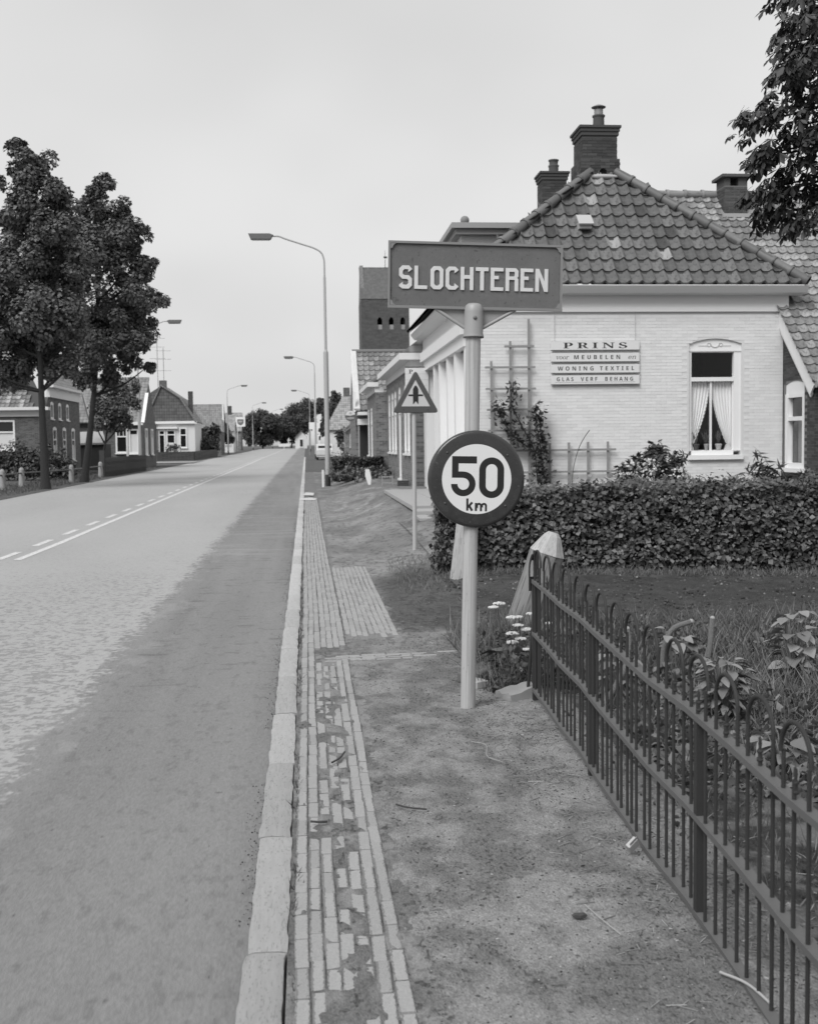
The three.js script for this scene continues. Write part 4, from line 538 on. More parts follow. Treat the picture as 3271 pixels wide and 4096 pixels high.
// ================================================================ HOUSES FARTHER ALONG THE RIGHT
{ // projecting PRINS sign
  const s = thing('projecting_sign', 'white planked hanging sign with slanting letters PRINS on the shop corner', 'sign', [2.93, 3.14, -29.4]);
  for (let k = 0; k < 6; k++) obj('plank', bx(0.62, 0.147, 0.03, 0, 0.4 - k * 0.155, 0), M.whitePaint, s);
  const c = document.createElement('canvas'); c.width = 512; c.height = 768; const k = c.getContext('2d'); k.fillStyle = '#d2d2d2'; k.fillRect(0, 0, 512, 768); k.fillStyle = '#222'; k.font = 'bold 120px serif'; k.textAlign = 'center'; [...'PRINS'].forEach((ch, i) => { k.save(); k.translate(120 + i * 75, 120 + i * 140); k.scale(1.25, 1); k.fillText(ch, 0, 0); k.restore(); }); k.fillStyle = '#9a9a9a'; for (let i = 1; i < 6; i++) k.fillRect(0, i * 128 - 2, 512, 4);
  const t = new THREE.CanvasTexture(c); t.colorSpace = THREE.SRGBColorSpace; obj('lettering', new THREE.PlaneGeometry(0.61, 0.92).translate(0, 0.013, 0.017), new THREE.MeshStandardMaterial({ map: t, roughness: 0.6, side: 2 }), s);
  obj('bracket', [bar(V3(0.48, 0.5, 0.02), V3(0.48, -0.55, 0.02), 0.012), bar(V3(0.15, -0.57, 0.02), V3(0.48, -0.57, 0.02), 0.01), bar(V3(-0.3, 0.5, 0.0), V3(0.5, 0.5, 0.0), 0.012)], mat(0.06), s);
}
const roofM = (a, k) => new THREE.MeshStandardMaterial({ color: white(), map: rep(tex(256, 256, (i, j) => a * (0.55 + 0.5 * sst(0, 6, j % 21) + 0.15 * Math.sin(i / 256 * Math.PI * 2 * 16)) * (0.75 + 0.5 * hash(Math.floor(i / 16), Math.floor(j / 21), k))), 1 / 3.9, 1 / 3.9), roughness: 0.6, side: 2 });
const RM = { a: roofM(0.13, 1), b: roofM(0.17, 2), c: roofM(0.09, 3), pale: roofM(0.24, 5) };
function quad(P, m, name, parent, t = 0.12) { // roof slope of thickness t from four or three points (eave left, eave right, top right, top left)
  const n = P[1].clone().sub(P[0]).cross(P[P.length - 1].clone().sub(P[0])).normalize(); if (n.y < 0) n.negate(); const u = P[1].clone().sub(P[0]).normalize(), v = n.clone().cross(u); const q = P.map((p) => { const d = p.clone().sub(P[0]); return [d.dot(u), d.dot(v)]; });
  const g = new THREE.ExtrudeGeometry(shp(q), { depth: t, bevelEnabled: false }); g.translate(0, 0, -t); g.applyMatrix4(new THREE.Matrix4().makeBasis(u, v, n).setPosition(P[0])); return obj(name, g, m, parent);
}
{ // long brick house, standing forward of the shop
  const s = thing('brick_house', 'brick house with tall narrow arched windows and white eaves beyond the white shop', 'house'), X = 2.93, za = -31.1, zb = -40.5, y0 = 0.2, yt = 3.72, F = frame(V3(X, 0, 0), N.west), WN = [[-31.9, 1.35, 3.2], [-32.95, 1.35, 3.2], [-34.9, 0.55, 3.25], [-36.6, 1.35, 3.2], [-37.8, 1.35, 3.2], [-39.2, 1.35, 3.2]];
  obj('wall', [slabGeo(F, rect(zb, za, y0, yt), WN.map(([z, a, b]) => archRect(z - 0.36, z + 0.36, a, b, 0.14)), 0.3), slabGeo(frame(V3(0, 0, za), N.front), rect(X + 0.3, 9.5, y0, yt + 0.2), [], 0.3)], M.brickMid, s); obj('corner_wall', slabGeo(frame(V3(0, 0, za + 0.004), N.front), rect(X - 0.002, X + 0.36, y0, yt), [], 0.1), M.brickFar, s);
  obj('frieze', [bx2(X - 0.03, X + 0.3, yt, yt + 0.22, zb, za + 0.02), bx2(X - 0.028, 4.2, yt + 0.002, yt + 0.218, za + 0.02, za + 0.06)], M.creamPaint, s); obj('gutter', [bx2(X - 0.34, X + 0.1, yt + 0.22, yt + 0.4, zb, za + 0.36), bx2(X + 0.1, 4.2, yt + 0.222, yt + 0.398, za + 0.02, za + 0.355)], M.creamPaint, s);
  for (const [z, a, b] of WN) windowIn(s, F, z - 0.36, z + 0.36, a, b, { inset: true, arch: 0.14, transom: 2.6, back: 0.14, blind: a > 1 ? 0.5 : 0 , name: a > 1 ? 'window' : 'door' });
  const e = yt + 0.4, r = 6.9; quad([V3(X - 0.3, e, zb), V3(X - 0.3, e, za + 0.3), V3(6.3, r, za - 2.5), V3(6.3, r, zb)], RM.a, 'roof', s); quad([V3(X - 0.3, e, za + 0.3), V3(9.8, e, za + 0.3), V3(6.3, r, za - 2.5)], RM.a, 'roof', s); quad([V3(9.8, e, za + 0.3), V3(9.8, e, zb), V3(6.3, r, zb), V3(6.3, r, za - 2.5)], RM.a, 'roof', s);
  obj('chimney', [bx2(4.2, 4.75, 5, 6.25, -37, -36.4), bx2(4.1, 4.85, 6.25, 6.38, -37.1, -36.3)], M.brickDark, s); obj('chimney_pot', LATH([[0.11, 6.38], [0.09, 6.7], [0.11, 6.72], [0.11, 6.75], [0.07, 6.75]], 12).translate(4.45, 0, -36.7), mat(0.08), s);
}
{ // next brick house, again farther forward
  const s = thing('brick_house', 'plain brick house with white fascia and tall window before the tiled roof house', 'house'), X = 2.53, za = -40.5, zb = -46, yt = 3.5, F = frame(V3(X, 0, 0), N.west);
  obj('wall', [slabGeo(F, rect(zb, za, 0.2, yt), [rect(-43.6, -42.7, 0.6, 3.0), rect(-45.5, -44.8, 1.2, 3.0)], 0.3), slabGeo(frame(V3(0, 0, za + 0.006), N.front), rect(X - 0.002, 8, 0.2, yt), [], 0.28)], M.brickMid, s);
  obj('frieze', bx2(X - 0.03, X + 0.3, yt, yt + 0.2, zb, za + 0.02), M.creamPaint, s); obj('gutter', bx2(X - 0.3, X + 0.1, yt + 0.2, yt + 0.36, zb, za + 0.1), M.creamPaint, s); windowIn(s, F, -43.6, -42.7, 0.6, 3.0, { inset: true, transom: 2.4 }); windowIn(s, F, -45.5, -44.8, 1.2, 3.0, { inset: true, transom: 2.4 });
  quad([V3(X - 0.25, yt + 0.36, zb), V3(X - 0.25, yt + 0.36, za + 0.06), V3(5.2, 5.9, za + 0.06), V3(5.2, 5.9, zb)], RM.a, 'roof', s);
}
{ // tiled slope facing the camera, white awning and round sign below
  const s = thing('tall_roof_house', 'house with a broad pantile slope above a white shop awning before the church tower', 'house'), z0 = -47.5, zr = -50.6, x0 = 2.12, x1 = 8;
  obj('wall', [slabGeo(frame(V3(0, 0, z0 - 0.2), N.front), rect(x0, x1, 0.2, 3.1), [], 0.3), slabGeo(frame(V3(x0, 0, 0), N.west), [[-53.8, 0.2], [z0 - 0.5, 0.2], [z0 - 0.5, 3.1], [zr, 5.6], [-53.8, 3.1]], [], 0.3)], M.brickMid, s);
  const roof = quad([V3(x0 - 0.05, 3.05, z0), V3(x1, 3.05, z0), V3(x1, 5.75, zr), V3(x0 - 0.05, 5.75, zr)], mat(0.07), 'roof', s); const v = V3(0, 2.7, zr - z0), sl = v.length(); v.normalize();
  tiles(roof, V3(x0 + 0.2, 3.05, z0), V3(1, 0, 0), v, { cols: 24, rows: 12, expo: sl / 12, mats: barnM, seed: 81, cap: 200, lift: 0.06 }); obj('ridge', bar(V3(x0, 5.8, zr), V3(x1, 5.8, zr), 0.1), mat(0.16), s);
  obj('verge', [plate(0.26, 0.12, V3(x0 + 0.05, 3.1, z0 + 0.03), V3(x0 + 0.05, 5.82, zr), V3(1, 0, 0))], M.brickPale, s); obj('downpipe', bx2(x0 - 0.12, x0 - 0.01, 3.0, 3.85, z0 - 0.1, z0 + 0.02), M.whitePaint, s);
  obj('awning', [bx2(x0 + 0.05, x0 + 0.62, 2.85, 2.98, z0 - 0.2, z0 + 0.9), bx2(x0 + 0.05, x0 + 0.62, 2.45, 2.7, z0 - 0.15, z0 + 0.5)], M.whitePaint, s); obj('post', bar(V3(x0 + 0.1, 0.3, z0 + 0.4), V3(x0 + 0.1, 2.45, z0 + 0.4), 0.035), mat(0.3), s);
  obj('shop_door', bx2(x0 + 0.15, x0 + 0.5, 0.3, 2.45, z0 - 0.2, z0 - 0.14), M.dark, s);
  const d = thing('round_sign', 'round shop sign, white above and dark below, under the tiled roof house', 'sign', [1.88, 2.83, -47.3]); obj('disc', new THREE.CylinderGeometry(0.225, 0.225, 0.05, 32).rotateX(Math.PI / 2), mat(0.1, 0.5), d); obj('upper_half', new THREE.CircleGeometry(0.21, 28, 0.25, Math.PI - 0.35).translate(0, 0.012, 0.028), mat(0.62, 0.5), d); obj('lower_band', new THREE.ShapeGeometry(shp([[-0.17, -0.07], [0, -0.04], [0.17, -0.06], [0.15, -0.12], [0, -0.15], [-0.14, -0.13]])).translate(0, 0, 0.028), mat(0.3), d); obj('emblem', new THREE.CircleGeometry(0.06, 16).translate(0, 0.11, 0.031), mat(0.42), d); obj('arm', bar(V3(0.2, 0, 0), V3(0.36, 0.02, 0), 0.02), mat(0.2), d);
}
{ // church tower with saddle roof
  const s = thing('church_tower', 'massive brick church tower with saddle roof and three belfry openings', 'tower', [13.7, 0.8, -194]), w = 8.1 / 2, h = 25.3;
  const F = frame(V3(0, 0, w), N.front), arch = (x) => archRect(x - 0.42, x + 0.42, 20.2, 21.75, 0.5);
  obj('wall', [slabGeo(F, rect(-w, w, 0, h), [arch(-0.95), arch(0.95 + 0.05), arch(2.95)], 1.0), bx2(-w, -w + 1, 0, h, -w, w - 1).toNonIndexed(), bx2(w - 1, w, 0, h, -w, w - 1).toNonIndexed(), bx2(-w, w, 0, h, -w - 0.5, -w).toNonIndexed()], new THREE.MeshStandardMaterial({ color: white(), map: rep(tex(256, 256, (i, j) => 0.085 * (0.7 + 0.6 * fbm(i / 20, j / 7, 4, 160)) - 0.015 * sst(0.55, 0.75, fbm(i / 5, j / 14, 3, 161))), 0.12, 0.12), roughness: 1, side: 2 }), s);
  quad([V3(-w - 0.1, h, w + 0.1), V3(w + 0.1, h, w + 0.1), V3(w + 0.1, h + 5.9, 0), V3(-w - 0.1, h + 5.9, 0)], new THREE.MeshStandardMaterial({ color: white(), map: rep(tex(256, 256, (i, j) => 0.1 * (0.7 + 0.6 * fbm(i / 12, j / 12, 4, 163))), 0.15, 0.15), roughness: 0.8, side: 2 }), 'roof', s); quad([V3(w, h, -w), V3(-w, h, -w), V3(-w, h + 5.9, 0), V3(w, h + 5.9, 0)], mat(0.1), 'roof', s);
  for (const sx of [-1, 1]) obj('gable', slabGeo(frame(V3(sx * w, 0, 0), sx > 0 ? N.east : N.west), [[-w, h], [w, h], [0, h + 6.2]], [], 0.6), M.brickMid, s);
  for (const x of [-0.95, 1.0, 2.95]) obj('louvre', bx2(x - 0.4, x + 0.4, 20.2, 21.0, w - 0.5, w - 0.3), mat(0.3), s); obj('weather_vane', [bar(V3(0.4, h + 5.9, 0), V3(0.4, h + 8.8, 0), 0.06, 0.02), bx(0.6, 0.3, 0.04, 0.45, h + 7.6, 0)], M.dark, s);
}
{ // small far houses on the right
  const s = thing('cottage', 'small cottage with white bargeboard and white framed window past the tiled roof house', 'cottage'), z = -82; obj('wall', slabGeo(frame(V3(0, 0, z), N.front), [[2.85, 0.4], [6, 0.4], [6, 4], [4.4, 4], [2.85, 2.65]], [], 3), M.brickMid, s); obj('bargeboard', plate(0.2, 0.1, V3(2.75, 2.6, z + 0.1), V3(3.9, 3.45, z + 0.1), V3(0, 1, 0)), M.whitePaint, s); windowIn(s, frame(V3(0, 0, z), N.front), 3.2, 3.72, 1.45, 2.4, { transom: 2.05, w: 0.1 }); quad([V3(2.7, 2.7, z + 0.3), V3(2.7, 2.7, z - 3), V3(4.6, 4.3, z - 3), V3(4.6, 4.3, z + 0.3)], RM.b, 'roof', s);
  const t = thing('gabled_house', 'distant house with a large pale tiled roof behind the cottage', 'house'); quad([V3(2.0, 3.2, -120), V3(9, 3.2, -120), V3(8.4, 7.0, -124), V3(4.1, 7.0, -124)], RM.pale, 'roof', t); obj('wall', bx2(2.2, 9, 0.4, 3.2, -126, -120.3), M.whiteDull, t); obj('chimney', [bx2(4.2, 4.9, 6.5, 7.9, -124.6, -123.9)], M.brickFar, t); quad([V3(9, 3.2, -128), V3(2, 3.2, -128), V3(4.1, 7, -124), V3(8.4, 7, -124)], RM.pale, 'roof', t);
  const u = thing('white_cottage', 'tiny white cottage at the far bend of the street', 'cottage'); obj('wall', slabGeo(frame(V3(0, 0, -238), N.front), [[-2.3, 0.9], [0.2, 0.9], [0.2, 3.2], [-1, 4.6], [-2.3, 3.2]], [], 4), M.whiteDull, u); quad([V3(-2.6, 3.1, -237.6), V3(-2.6, 3.1, -242), V3(-1, 4.8, -242), V3(-1, 4.8, -237.6)], RM.c, 'roof', u); windowIn(u, frame(V3(0, 0, -238), N.front), -1.4, -0.6, 1.2, 2.9, { w: 0.1 });
}
{ // board on posts and striped pole, parked car
  const s = thing('board_sign', 'plain white board on posts beyond the street lamps', 'sign', [0.9, gz(118), -118]); obj('board', bx(1.15, 0.72, 0.06, 0, 3.2, 0), M.whitePaint, s); obj('post', bar(V3(-0.55, 0, 0), V3(-0.55, 2.84, 0), 0.05), mat(0.25), s); const c = new THREE.CylinderGeometry(0.09, 0.09, 0.42, 10); for (let k = 0; k < 7; k++) obj('post_band', c.clone().translate(0.52, 0.21 + k * 0.42, 0), k % 2 ? M.whitePaint : M.dark, s);
  const y = gz(96) + 0.0, v = thing('parked_car', 'small pale parked car half hidden by the street lamp', 'car', [1.55, y, -96]); const prof = shp([[-1.8, 0.35], [-1.8, 0.72], [-1.1, 0.82], [-0.75, 1.28], [0.6, 1.32], [1.2, 0.85], [1.85, 0.78], [1.9, 0.35]]); const g = new THREE.ExtrudeGeometry(prof, { depth: 1.3, bevelSize: 0.06, bevelThickness: 0.06, bevelSegments: 2 }); g.translate(0, 0, -0.65); g.rotateY(-Math.PI / 2); obj('body', g, mat(0.5, 0.3), v);
  obj('windscreen', bx(1.1, 0.38, 0.03, 0, 1.03, 1.06).rotateX(-0.0), M.glassDark, v); obj('rear_window', bx(1.1, 0.34, 0.03, 0, 1.05, -1.0), M.glassDark, v); for (const sx of [-1, 1]) { obj('side_window', bx(0.02, 0.32, 1.15, sx * 0.72, 1.06, 0), M.glassDark, v); obj('headlight', new THREE.SphereGeometry(0.1, 10, 8).translate(sx * 0.5, 0.62, 1.85), mat(0.6, 0.2), v); for (const sz of [-1.15, 1.15]) { const wl = grp('wheel', v); obj('tyre', new THREE.TorusGeometry(0.22, 0.08, 8, 18).rotateY(Math.PI / 2).translate(sx * 0.62, 0.3, sz), M.dark, wl); obj('rim', new THREE.CylinderGeometry(0.16, 0.16, 0.1, 14).rotateZ(Math.PI / 2).translate(sx * 0.62, 0.3, sz), mat(0.4, 0.3), wl); } } obj('bumper', bx(1.4, 0.1, 0.08, 0, 0.42, 1.92), M.zinc, v);
}
// ================================================================ STREET LAMPS
function lamp(x, z, side, label) {
  const s = thing('street_lamp', label, 'street lamp', [x, gz(-z) + (x > 0 ? 0.02 : 0), z], 'tall curved street lamps'); if (side < 0) s.rotation.y = Math.PI;
  obj('base_band', new THREE.CylinderGeometry(0.098, 0.1, 0.42, 16).translate(0, 0.21, 0), M.blackBand, s); obj('lower_pole', LATH([[0.095, 0.42], [0.088, 4.85], [0.06, 4.93], [0.05, 4.95]]), M.lampGrey, s); obj('upper_pole', LATH([[0.05, 4.9], [0.046, 7.55], [0.034, 7.6], [0.033, 8.0]], 12), M.lampGrey, s);
  obj('arm', tube([V3(0, 7.95, 0), V3(-0.01, 8.2, 0), V3(-0.1, 8.44, 0), V3(-0.34, 8.6, 0), V3(-0.8, 8.75, 0), V3(-1.42, 8.95, 0), V3(-1.6, 9.02, 0), V3(-1.86, 9.03, 0)], 0.03, 40), M.lampGrey, s);
  const h = new THREE.ExtrudeGeometry(shp([[-2.68, 9.1], [-2.6, 8.92], [-1.92, 8.92], [-1.84, 9.06], [-1.95, 9.1]]), { depth: 0.16, bevelSize: 0.02, bevelThickness: 0.03, bevelSegments: 2 }); h.translate(0, 0, -0.08); obj('lamp_head', h, M.lampHead, s); obj('lens', bx(0.62, 0.03, 0.14, -2.26, 8.895, 0), mat(0.3, 0.2), s);
}
lamp(0.77, -41, 1, 'tall grey street lamp with black base band by the front garden hedge'); lamp(0.85, -100, 1, 'tall grey street lamp beside the parked car'); lamp(0.6, -166, 1, 'slender street lamp beyond the white board on the shop side');
lamp(-10.1, -69.5, -1, 'tall grey street lamp at the end of the dark picket fence'); lamp(-10.3, -150, -1, 'slender street lamp before the petrol sign'); lamp(-10.2, -218, -1, 'slender street lamp by the rounded far trees'); lamp(-7.8, -262, -1, 'remote street lamp between the two rounded far trees');
// ================================================================ TREES
function foliage(name, parent, clumps, { per, leaf, wide, depth = 0.8, seed, c0 = 0.035, c1 = 0.075, m = LM.tree, droop = 0.2, area = true, cap = 60000 }) {
  const r = rng(seed), list = []; for (const [x, y, R, z = 0] of clumps) { const n = Math.round(per * (area ? R * R : 1)); const subs = Array.from({ length: Math.max(3, Math.round(R * 13)) }, () => { const d = ball(r); return [d, 0.2 + 0.34 * r()]; }); const zo = (r() - 0.5) * depth;
    for (let i = 0; i < n; i++) { const [d, q] = subs[Math.floor(r() * subs.length)], b = ball(r), rr = Math.cbrt(b.length()); b.normalize().multiplyScalar(rr * q); const p = V3(x, y, z + zo).addScaledVector(d, R * 0.85).addScaledVector(b, R); const o = b.clone().normalize().add(ball(r)).add(V3(0, 0.9 - droop, 0)); list.push({ p, q: faceQ(o, r), s: 0.7 + 0.7 * r(), c: mix(c0, c1, r()) }); } }
  if (list.length > cap) list.length = cap; return scatter(name, leafGeo(leaf, wide), m, list, parent);
}
function trunk(parent, pts, r0, r1, m = M.bark, n = 10) { const cu = new THREE.CatmullRomCurve3(pts), N_ = 14, F = cu.computeFrenetFrames(N_), pos = [], idx = [], uv = []; for (let i = 0; i <= N_; i++) { const p = cu.getPoint(i / N_), R = mix(r0, r1, i / N_) * (i === 0 ? 1.25 : 1); for (let k = 0; k <= n; k++) { const a = k / n * Math.PI * 2, w = 1 + 0.1 * (vn(i * 0.7, Math.cos(a) * 2 + 5, 7) - 0.5); pos.push(p.x + R * w * (F.normals[i].x * Math.cos(a) + F.binormals[i].x * Math.sin(a)), p.y + R * w * (F.normals[i].y * Math.cos(a) + F.binormals[i].y * Math.sin(a)), p.z + R * w * (F.normals[i].z * Math.cos(a) + F.binormals[i].z * Math.sin(a))); uv.push(k / n, i / N_); } } for (let i = 0; i < N_; i++) for (let k = 0; k < n; k++) { const a = i * (n + 1) + k; idx.push(a, a + 1, a + n + 1, a + 1, a + n + 2, a + n + 1); } const g = new THREE.BufferGeometry(); g.setAttribute('position', new THREE.Float32BufferAttribute(pos, 3)); g.setAttribute('uv', new THREE.Float32BufferAttribute(uv, 2)); g.setIndex(idx); g.computeVertexNormals(); return g.toNonIndexed(); }
const T1 = [[-10.35, 12.46, 0.44], [-9.99, 11.95, 0.55], [-10.69, 11.43, 0.62], [-9.57, 11.26, 0.59], [-9.07, 10.66, 0.55], [-10.24, 10.65, 0.77], [-10.97, 10.21, 0.73], [-9.41, 9.79, 0.77], [-10.11, 9.27, 0.91], [-11.16, 8.74, 0.91], [-8.93, 8.74, 0.7], [-11.88, 7.7, 1.01], [-10.5, 7.87, 1.01], [-9.39, 7.7, 0.91], [-11.06, 6.65, 1.01], [-9.86, 6.47, 1.01], [-12.02, 6.13, 0.91], [-9.09, 6.29, 0.77], [-10.42, 5.25, 0.91], [-9.56, 5.07, 0.77], [-11.2, 4.9, 0.88], [-12.15, 4.73, 0.82], [-8.69, 5.32, 0.59], [-10.02, 4.19, 0.55], [-10.98, 3.93, 0.51]];
const T2 = [[-8.32, 12.85, 0.38], [-8.7, 12.34, 0.51], [-8.01, 11.94, 0.55], [-9.32, 11.73, 0.64], [-8.63, 11.33, 0.72], [-9.56, 10.52, 0.85], [-8.25, 10.52, 0.81], [-7.43, 10.72, 0.6], [-6.92, 10.83, 0.3], [-8.98, 9.5, 1.02], [-7.67, 9.5, 0.85], [-6.86, 9.5, 0.55], [-9.81, 8.89, 0.85], [-8.31, 8.28, 1.06], [-7.2, 8.27, 0.77], [-6.39, 8.07, 0.43], [-9.35, 7.25, 0.98], [-8.05, 6.84, 0.94], [-6.92, 7.04, 0.64], [-6.08, 7.86, 0.21], [-7.67, 5.81, 0.68], [-9.09, 5.82, 0.89], [-9.98, 6.64, 0.74], [-8.41, 4.99, 0.6], [-7.16, 6.01, 0.51], [-9.53, 4.79, 0.55], [-6.87, 5.19, 0.3]];
function streetTree(label, x, z, clumps, lean, seed, top, dx = 0) {
  const y = gz(-z) - 0.05, s = thing('street_tree', label, 'tree', [x, y, z]), r = rng(seed), C = clumps.map(([a, b, R]) => [a - x + dx, b - y, R * 1.22, (r() - 0.5) * 2.6 * Math.min(1, R)]);
  const g = [trunk(s, [V3(0, 0, 0), V3(lean * 0.3, 1.5, 0), V3(lean * 0.6, 3.2, 0.05), V3(lean, 6, 0), V3(lean * 1.1, top, 0.1)], 0.18, 0.05)]; for (const [a, b, R, c] of C) if (r() < 0.7) { const h = Math.max(3.7, b - 1.0 - r()); g.push(trunk(s, [V3(lean * Math.min(1, h / 6), h, 0), V3(mix(lean, a, 0.5), h + (b - h) * 0.4, c * 0.5), V3(a, b, c)], 0.07, 0.015, M.bark, 6)); }
  obj('trunk', g, M.bark, s); foliage('crown', s, C, { per: 2900, leaf: 0.14, wide: 0.105, seed, c0: 0.065, c1: 0.17, depth: 1.2 }); return s;
}
streetTree('big leafy street tree with dark straight trunk before the brick house', -9.77, -43, T1, -0.05, 301, 11.2, 0.28); streetTree('second leafy street tree, its crown reaching over the road', -9.71, -50, T2, 0.75, 302, 11.3);
{ const y = gz(60), s = thing('small_tree', 'small rounded garden tree with thin trunk behind the picket fence', 'tree', [-11, y, -62]), C = [[-10.33, 4.51, 0.95], [-9.56, 4.89, 0.63], [-11.23, 4.01, 0.69], [-10.49, 3.62, 1.06], [-9.72, 3.74, 0.79], [-11.01, 3.11, 0.74], [-10.12, 2.97, 0.74], [-9.21, 3.99, 0.47]].map(([a, b, R], i) => [a + 11, b - y, R, ((i * 37) % 10 - 5) * 0.1]); obj('trunk', [trunk(s, [V3(0, 0, 0), V3(0.02, 1, 0), V3(0.2, 2, 0), V3(0.5, 3.6, 0)], 0.09, 0.03, M.bark, 8), trunk(s, [V3(0.1, 1.7, 0), V3(-0.2, 2.4, 0.1), V3(-0.3, 3.2, 0.1)], 0.05, 0.02, M.bark, 6), trunk(s, [V3(0.15, 1.7, 0), V3(0.8, 2.5, -0.1), V3(1.2, 3.4, 0)], 0.05, 0.02, M.bark, 6)], M.bark, s); foliage('crown', s, C, { per: 1900, leaf: 0.13, wide: 0.09, seed: 303, c0: 0.05, c1: 0.12 }); }
function farTree(label, x, z, w, h, y0, seed, o = {}) { const y = gz(-z), s = thing('far_tree', label, 'tree', [x, y, z]), r = rng(seed), C = []; for (let i = 0; i < 26; i++) { const b = ball(r); C.push([b.x * w / 2, y0 + (b.y * 0.5 + 0.5) * (h - y0), w * (0.13 + 0.09 * r()), b.z * w / 2]); } obj('trunk', trunk(s, [V3(0, 0, 0), V3(0.1, y0, 0), V3(0, (h + y0) / 2, 0)], 0.22, 0.08, M.bark, 6), M.bark, s); foliage('crown', s, C, { per: 900 / Math.max(1, w * w / 36) * (o.thin || 1), leaf: 0.36, wide: 0.26, seed: seed + 1, c0: 0.04, c1: 0.085, depth: 0 }); }
farTree('rounded dense tree at the far end of the street behind the petrol sign', -9.4, -246, 8.6, 7.4, 1.2, 310); farTree('rounded dense tree at the bend beside the remote lamp', -3.3, -252, 7.6, 7.4, 1.2, 312); farTree('tall loose tree rising behind the rounded trees', -1.6, -290, 9, 12.2, 5, 314, { thin: 0.6 }); farTree('dark tree towering behind the lamps on the shop side', 5.0, -215, 6.2, 10.6, 2, 316); farTree('dark tree beyond the pale roofed house', 9.2, -230, 6, 9.8, 3, 318); farTree('tree standing behind the cottage and round sign', 4.4, -100, 2.6, 3.4, 0.6, 322); farTree('bushy tree beside the white gabled shop across the road', -10.9, -128, 2.6, 3.2, 0.6, 324); farTree('low tree in front of the far gables across the road', -12.4, -158, 4, 5, 1, 326);
{ // horse chestnut reaching in from the right
  const s = thing('chestnut_tree', 'horse chestnut with large palmate leaves overhanging the barn roof', 'tree', [7.6, 0, -10.6]), r = rng(401), dx = -7.47;
  const CH = [[4.87, 5.79, 0.18], [4.68, 5.65, 0.18], [4.97, 5.52, 0.23], [4.83, 5.34, 0.2], [4.64, 5.43, 0.14], [4.52, 5.38, 0.1], [4.97, 5.17, 0.23], [4.78, 5.07, 0.2], [4.55, 5.03, 0.16], [4.41, 4.96, 0.11], [4.31, 4.91, 0.07], [4.98, 4.85, 0.23], [4.74, 4.76, 0.2], [4.5, 4.75, 0.16], [4.31, 4.68, 0.13], [4.17, 4.62, 0.08], [4.98, 4.54, 0.23], [4.74, 4.49, 0.2], [4.5, 4.49, 0.16], [4.36, 4.33, 0.1], [4.6, 4.26, 0.18], [4.89, 4.22, 0.25], [4.32, 4.26, 0.06], [4.51, 4.03, 0.14], [4.36, 3.94, 0.09], [4.7, 3.99, 0.2], [4.99, 3.9, 0.23], [4.56, 3.79, 0.11], [4.79, 3.76, 0.16], [4.61, 3.63, 0.06], [4.96, 3.72, 0.09], [5.16, 5.39, 0.27], [5.26, 4.72, 0.27], [5.22, 4.13, 0.27], [4.72, 5.95, 0.15], [5.05, 6.1, 0.25]];
  for (let i = 0; i < 60; i++) { const b = ball(r); CH.push([7.4 + b.x * 2.2, 5.8 + b.y * 2.1, 0.4, b.z * 2.4]); }
  const lf = (L, W) => { const g = leafGeo(L, W, 0.35), p = g.attributes.position; p.setX(1, W * 0.5); p.setZ(1, L * 0.66); p.setX(3, -W * 0.5); p.setZ(3, L * 0.66); g.computeVertexNormals(); return g; };
  const palm = (k) => { const gs = [], n = 6 + (k % 2), q = rng(k + 9); for (let i = 0; i < n; i++) { const a = (i / (n - 1) - 0.5) * 4.4, L = 0.155 * (1 - 0.35 * Math.abs(i / (n - 1) - 0.5) * 2) * (0.9 + 0.2 * q()); gs.push(lf(L, L * 0.4).rotateX(0.3 + 0.75 * q()).rotateY(a + 0.3 * (q() - 0.5)).toNonIndexed()); } gs.push(bar(V3(0, 0, 0), V3(0, 0.02, -0.08), 0.002, 0.002, 4).toNonIndexed()); return mergeGeometries(gs); };
  const G = [0, 1, 2, 3, 4, 5, 6, 7].map(palm), mats = [0.022, 0.032, 0.045].map((v) => new THREE.MeshPhysicalMaterial({ color: grey(v), roughness: 0.55, transmission: 0.15, thickness: 0, side: 2 })); const wood = [trunk(s, [V3(0, 0, 0), V3(0.05, 1.5, 0), V3(0, 3.2, 0), V3(-0.2, 6.5, 0)], 0.32, 0.1)], rest = [], cand = [];
  CH.forEach(([x, y, R, zz], i) => { const z = zz ?? (r() - 0.45) * 0.9, c = V3(x + dx, y + (i < 36 ? 0.08 : 0), z); if (i < 36 || i % 4 === 0) { const h = Math.min(5.5, y - 0.6 + r() * 0.8); wood.push(trunk(s, [V3(-0.05, Math.max(2.6, h), 0), V3(mix(0, c.x, 0.5), y + 0.35, z * 0.5), c], 0.045, 0.008, M.bark, 5)); } const n = i < 36 ? Math.round(16 + R * 110) : 18; for (let k = 0; k < n; k++) { const b = ball(r), p = c.clone().addScaledVector(b, R + 0.04); if (zz === undefined) p.z += (r() - 0.5) * 0.6; const out = p.clone().sub(V3(0, 5, 0)).setY(0).normalize(); cand.push([p, Math.atan2(out.x, out.z) + (r() - 0.5) * 1.8, 0.15 + 0.7 * r(), (r() - 0.5) * 0.8, Math.floor(r() * 8), Math.floor(r() * 3), 0.5 + 0.5 * r(), x]); } });
  obj('trunk', wood, M.bark, s); cand.sort((a, b) => a[7] - b[7]); const Mx = (e) => new THREE.Matrix4().compose(e[0], turn(e[2], e[1], e[3]), V3(e[6], e[6], e[6]));
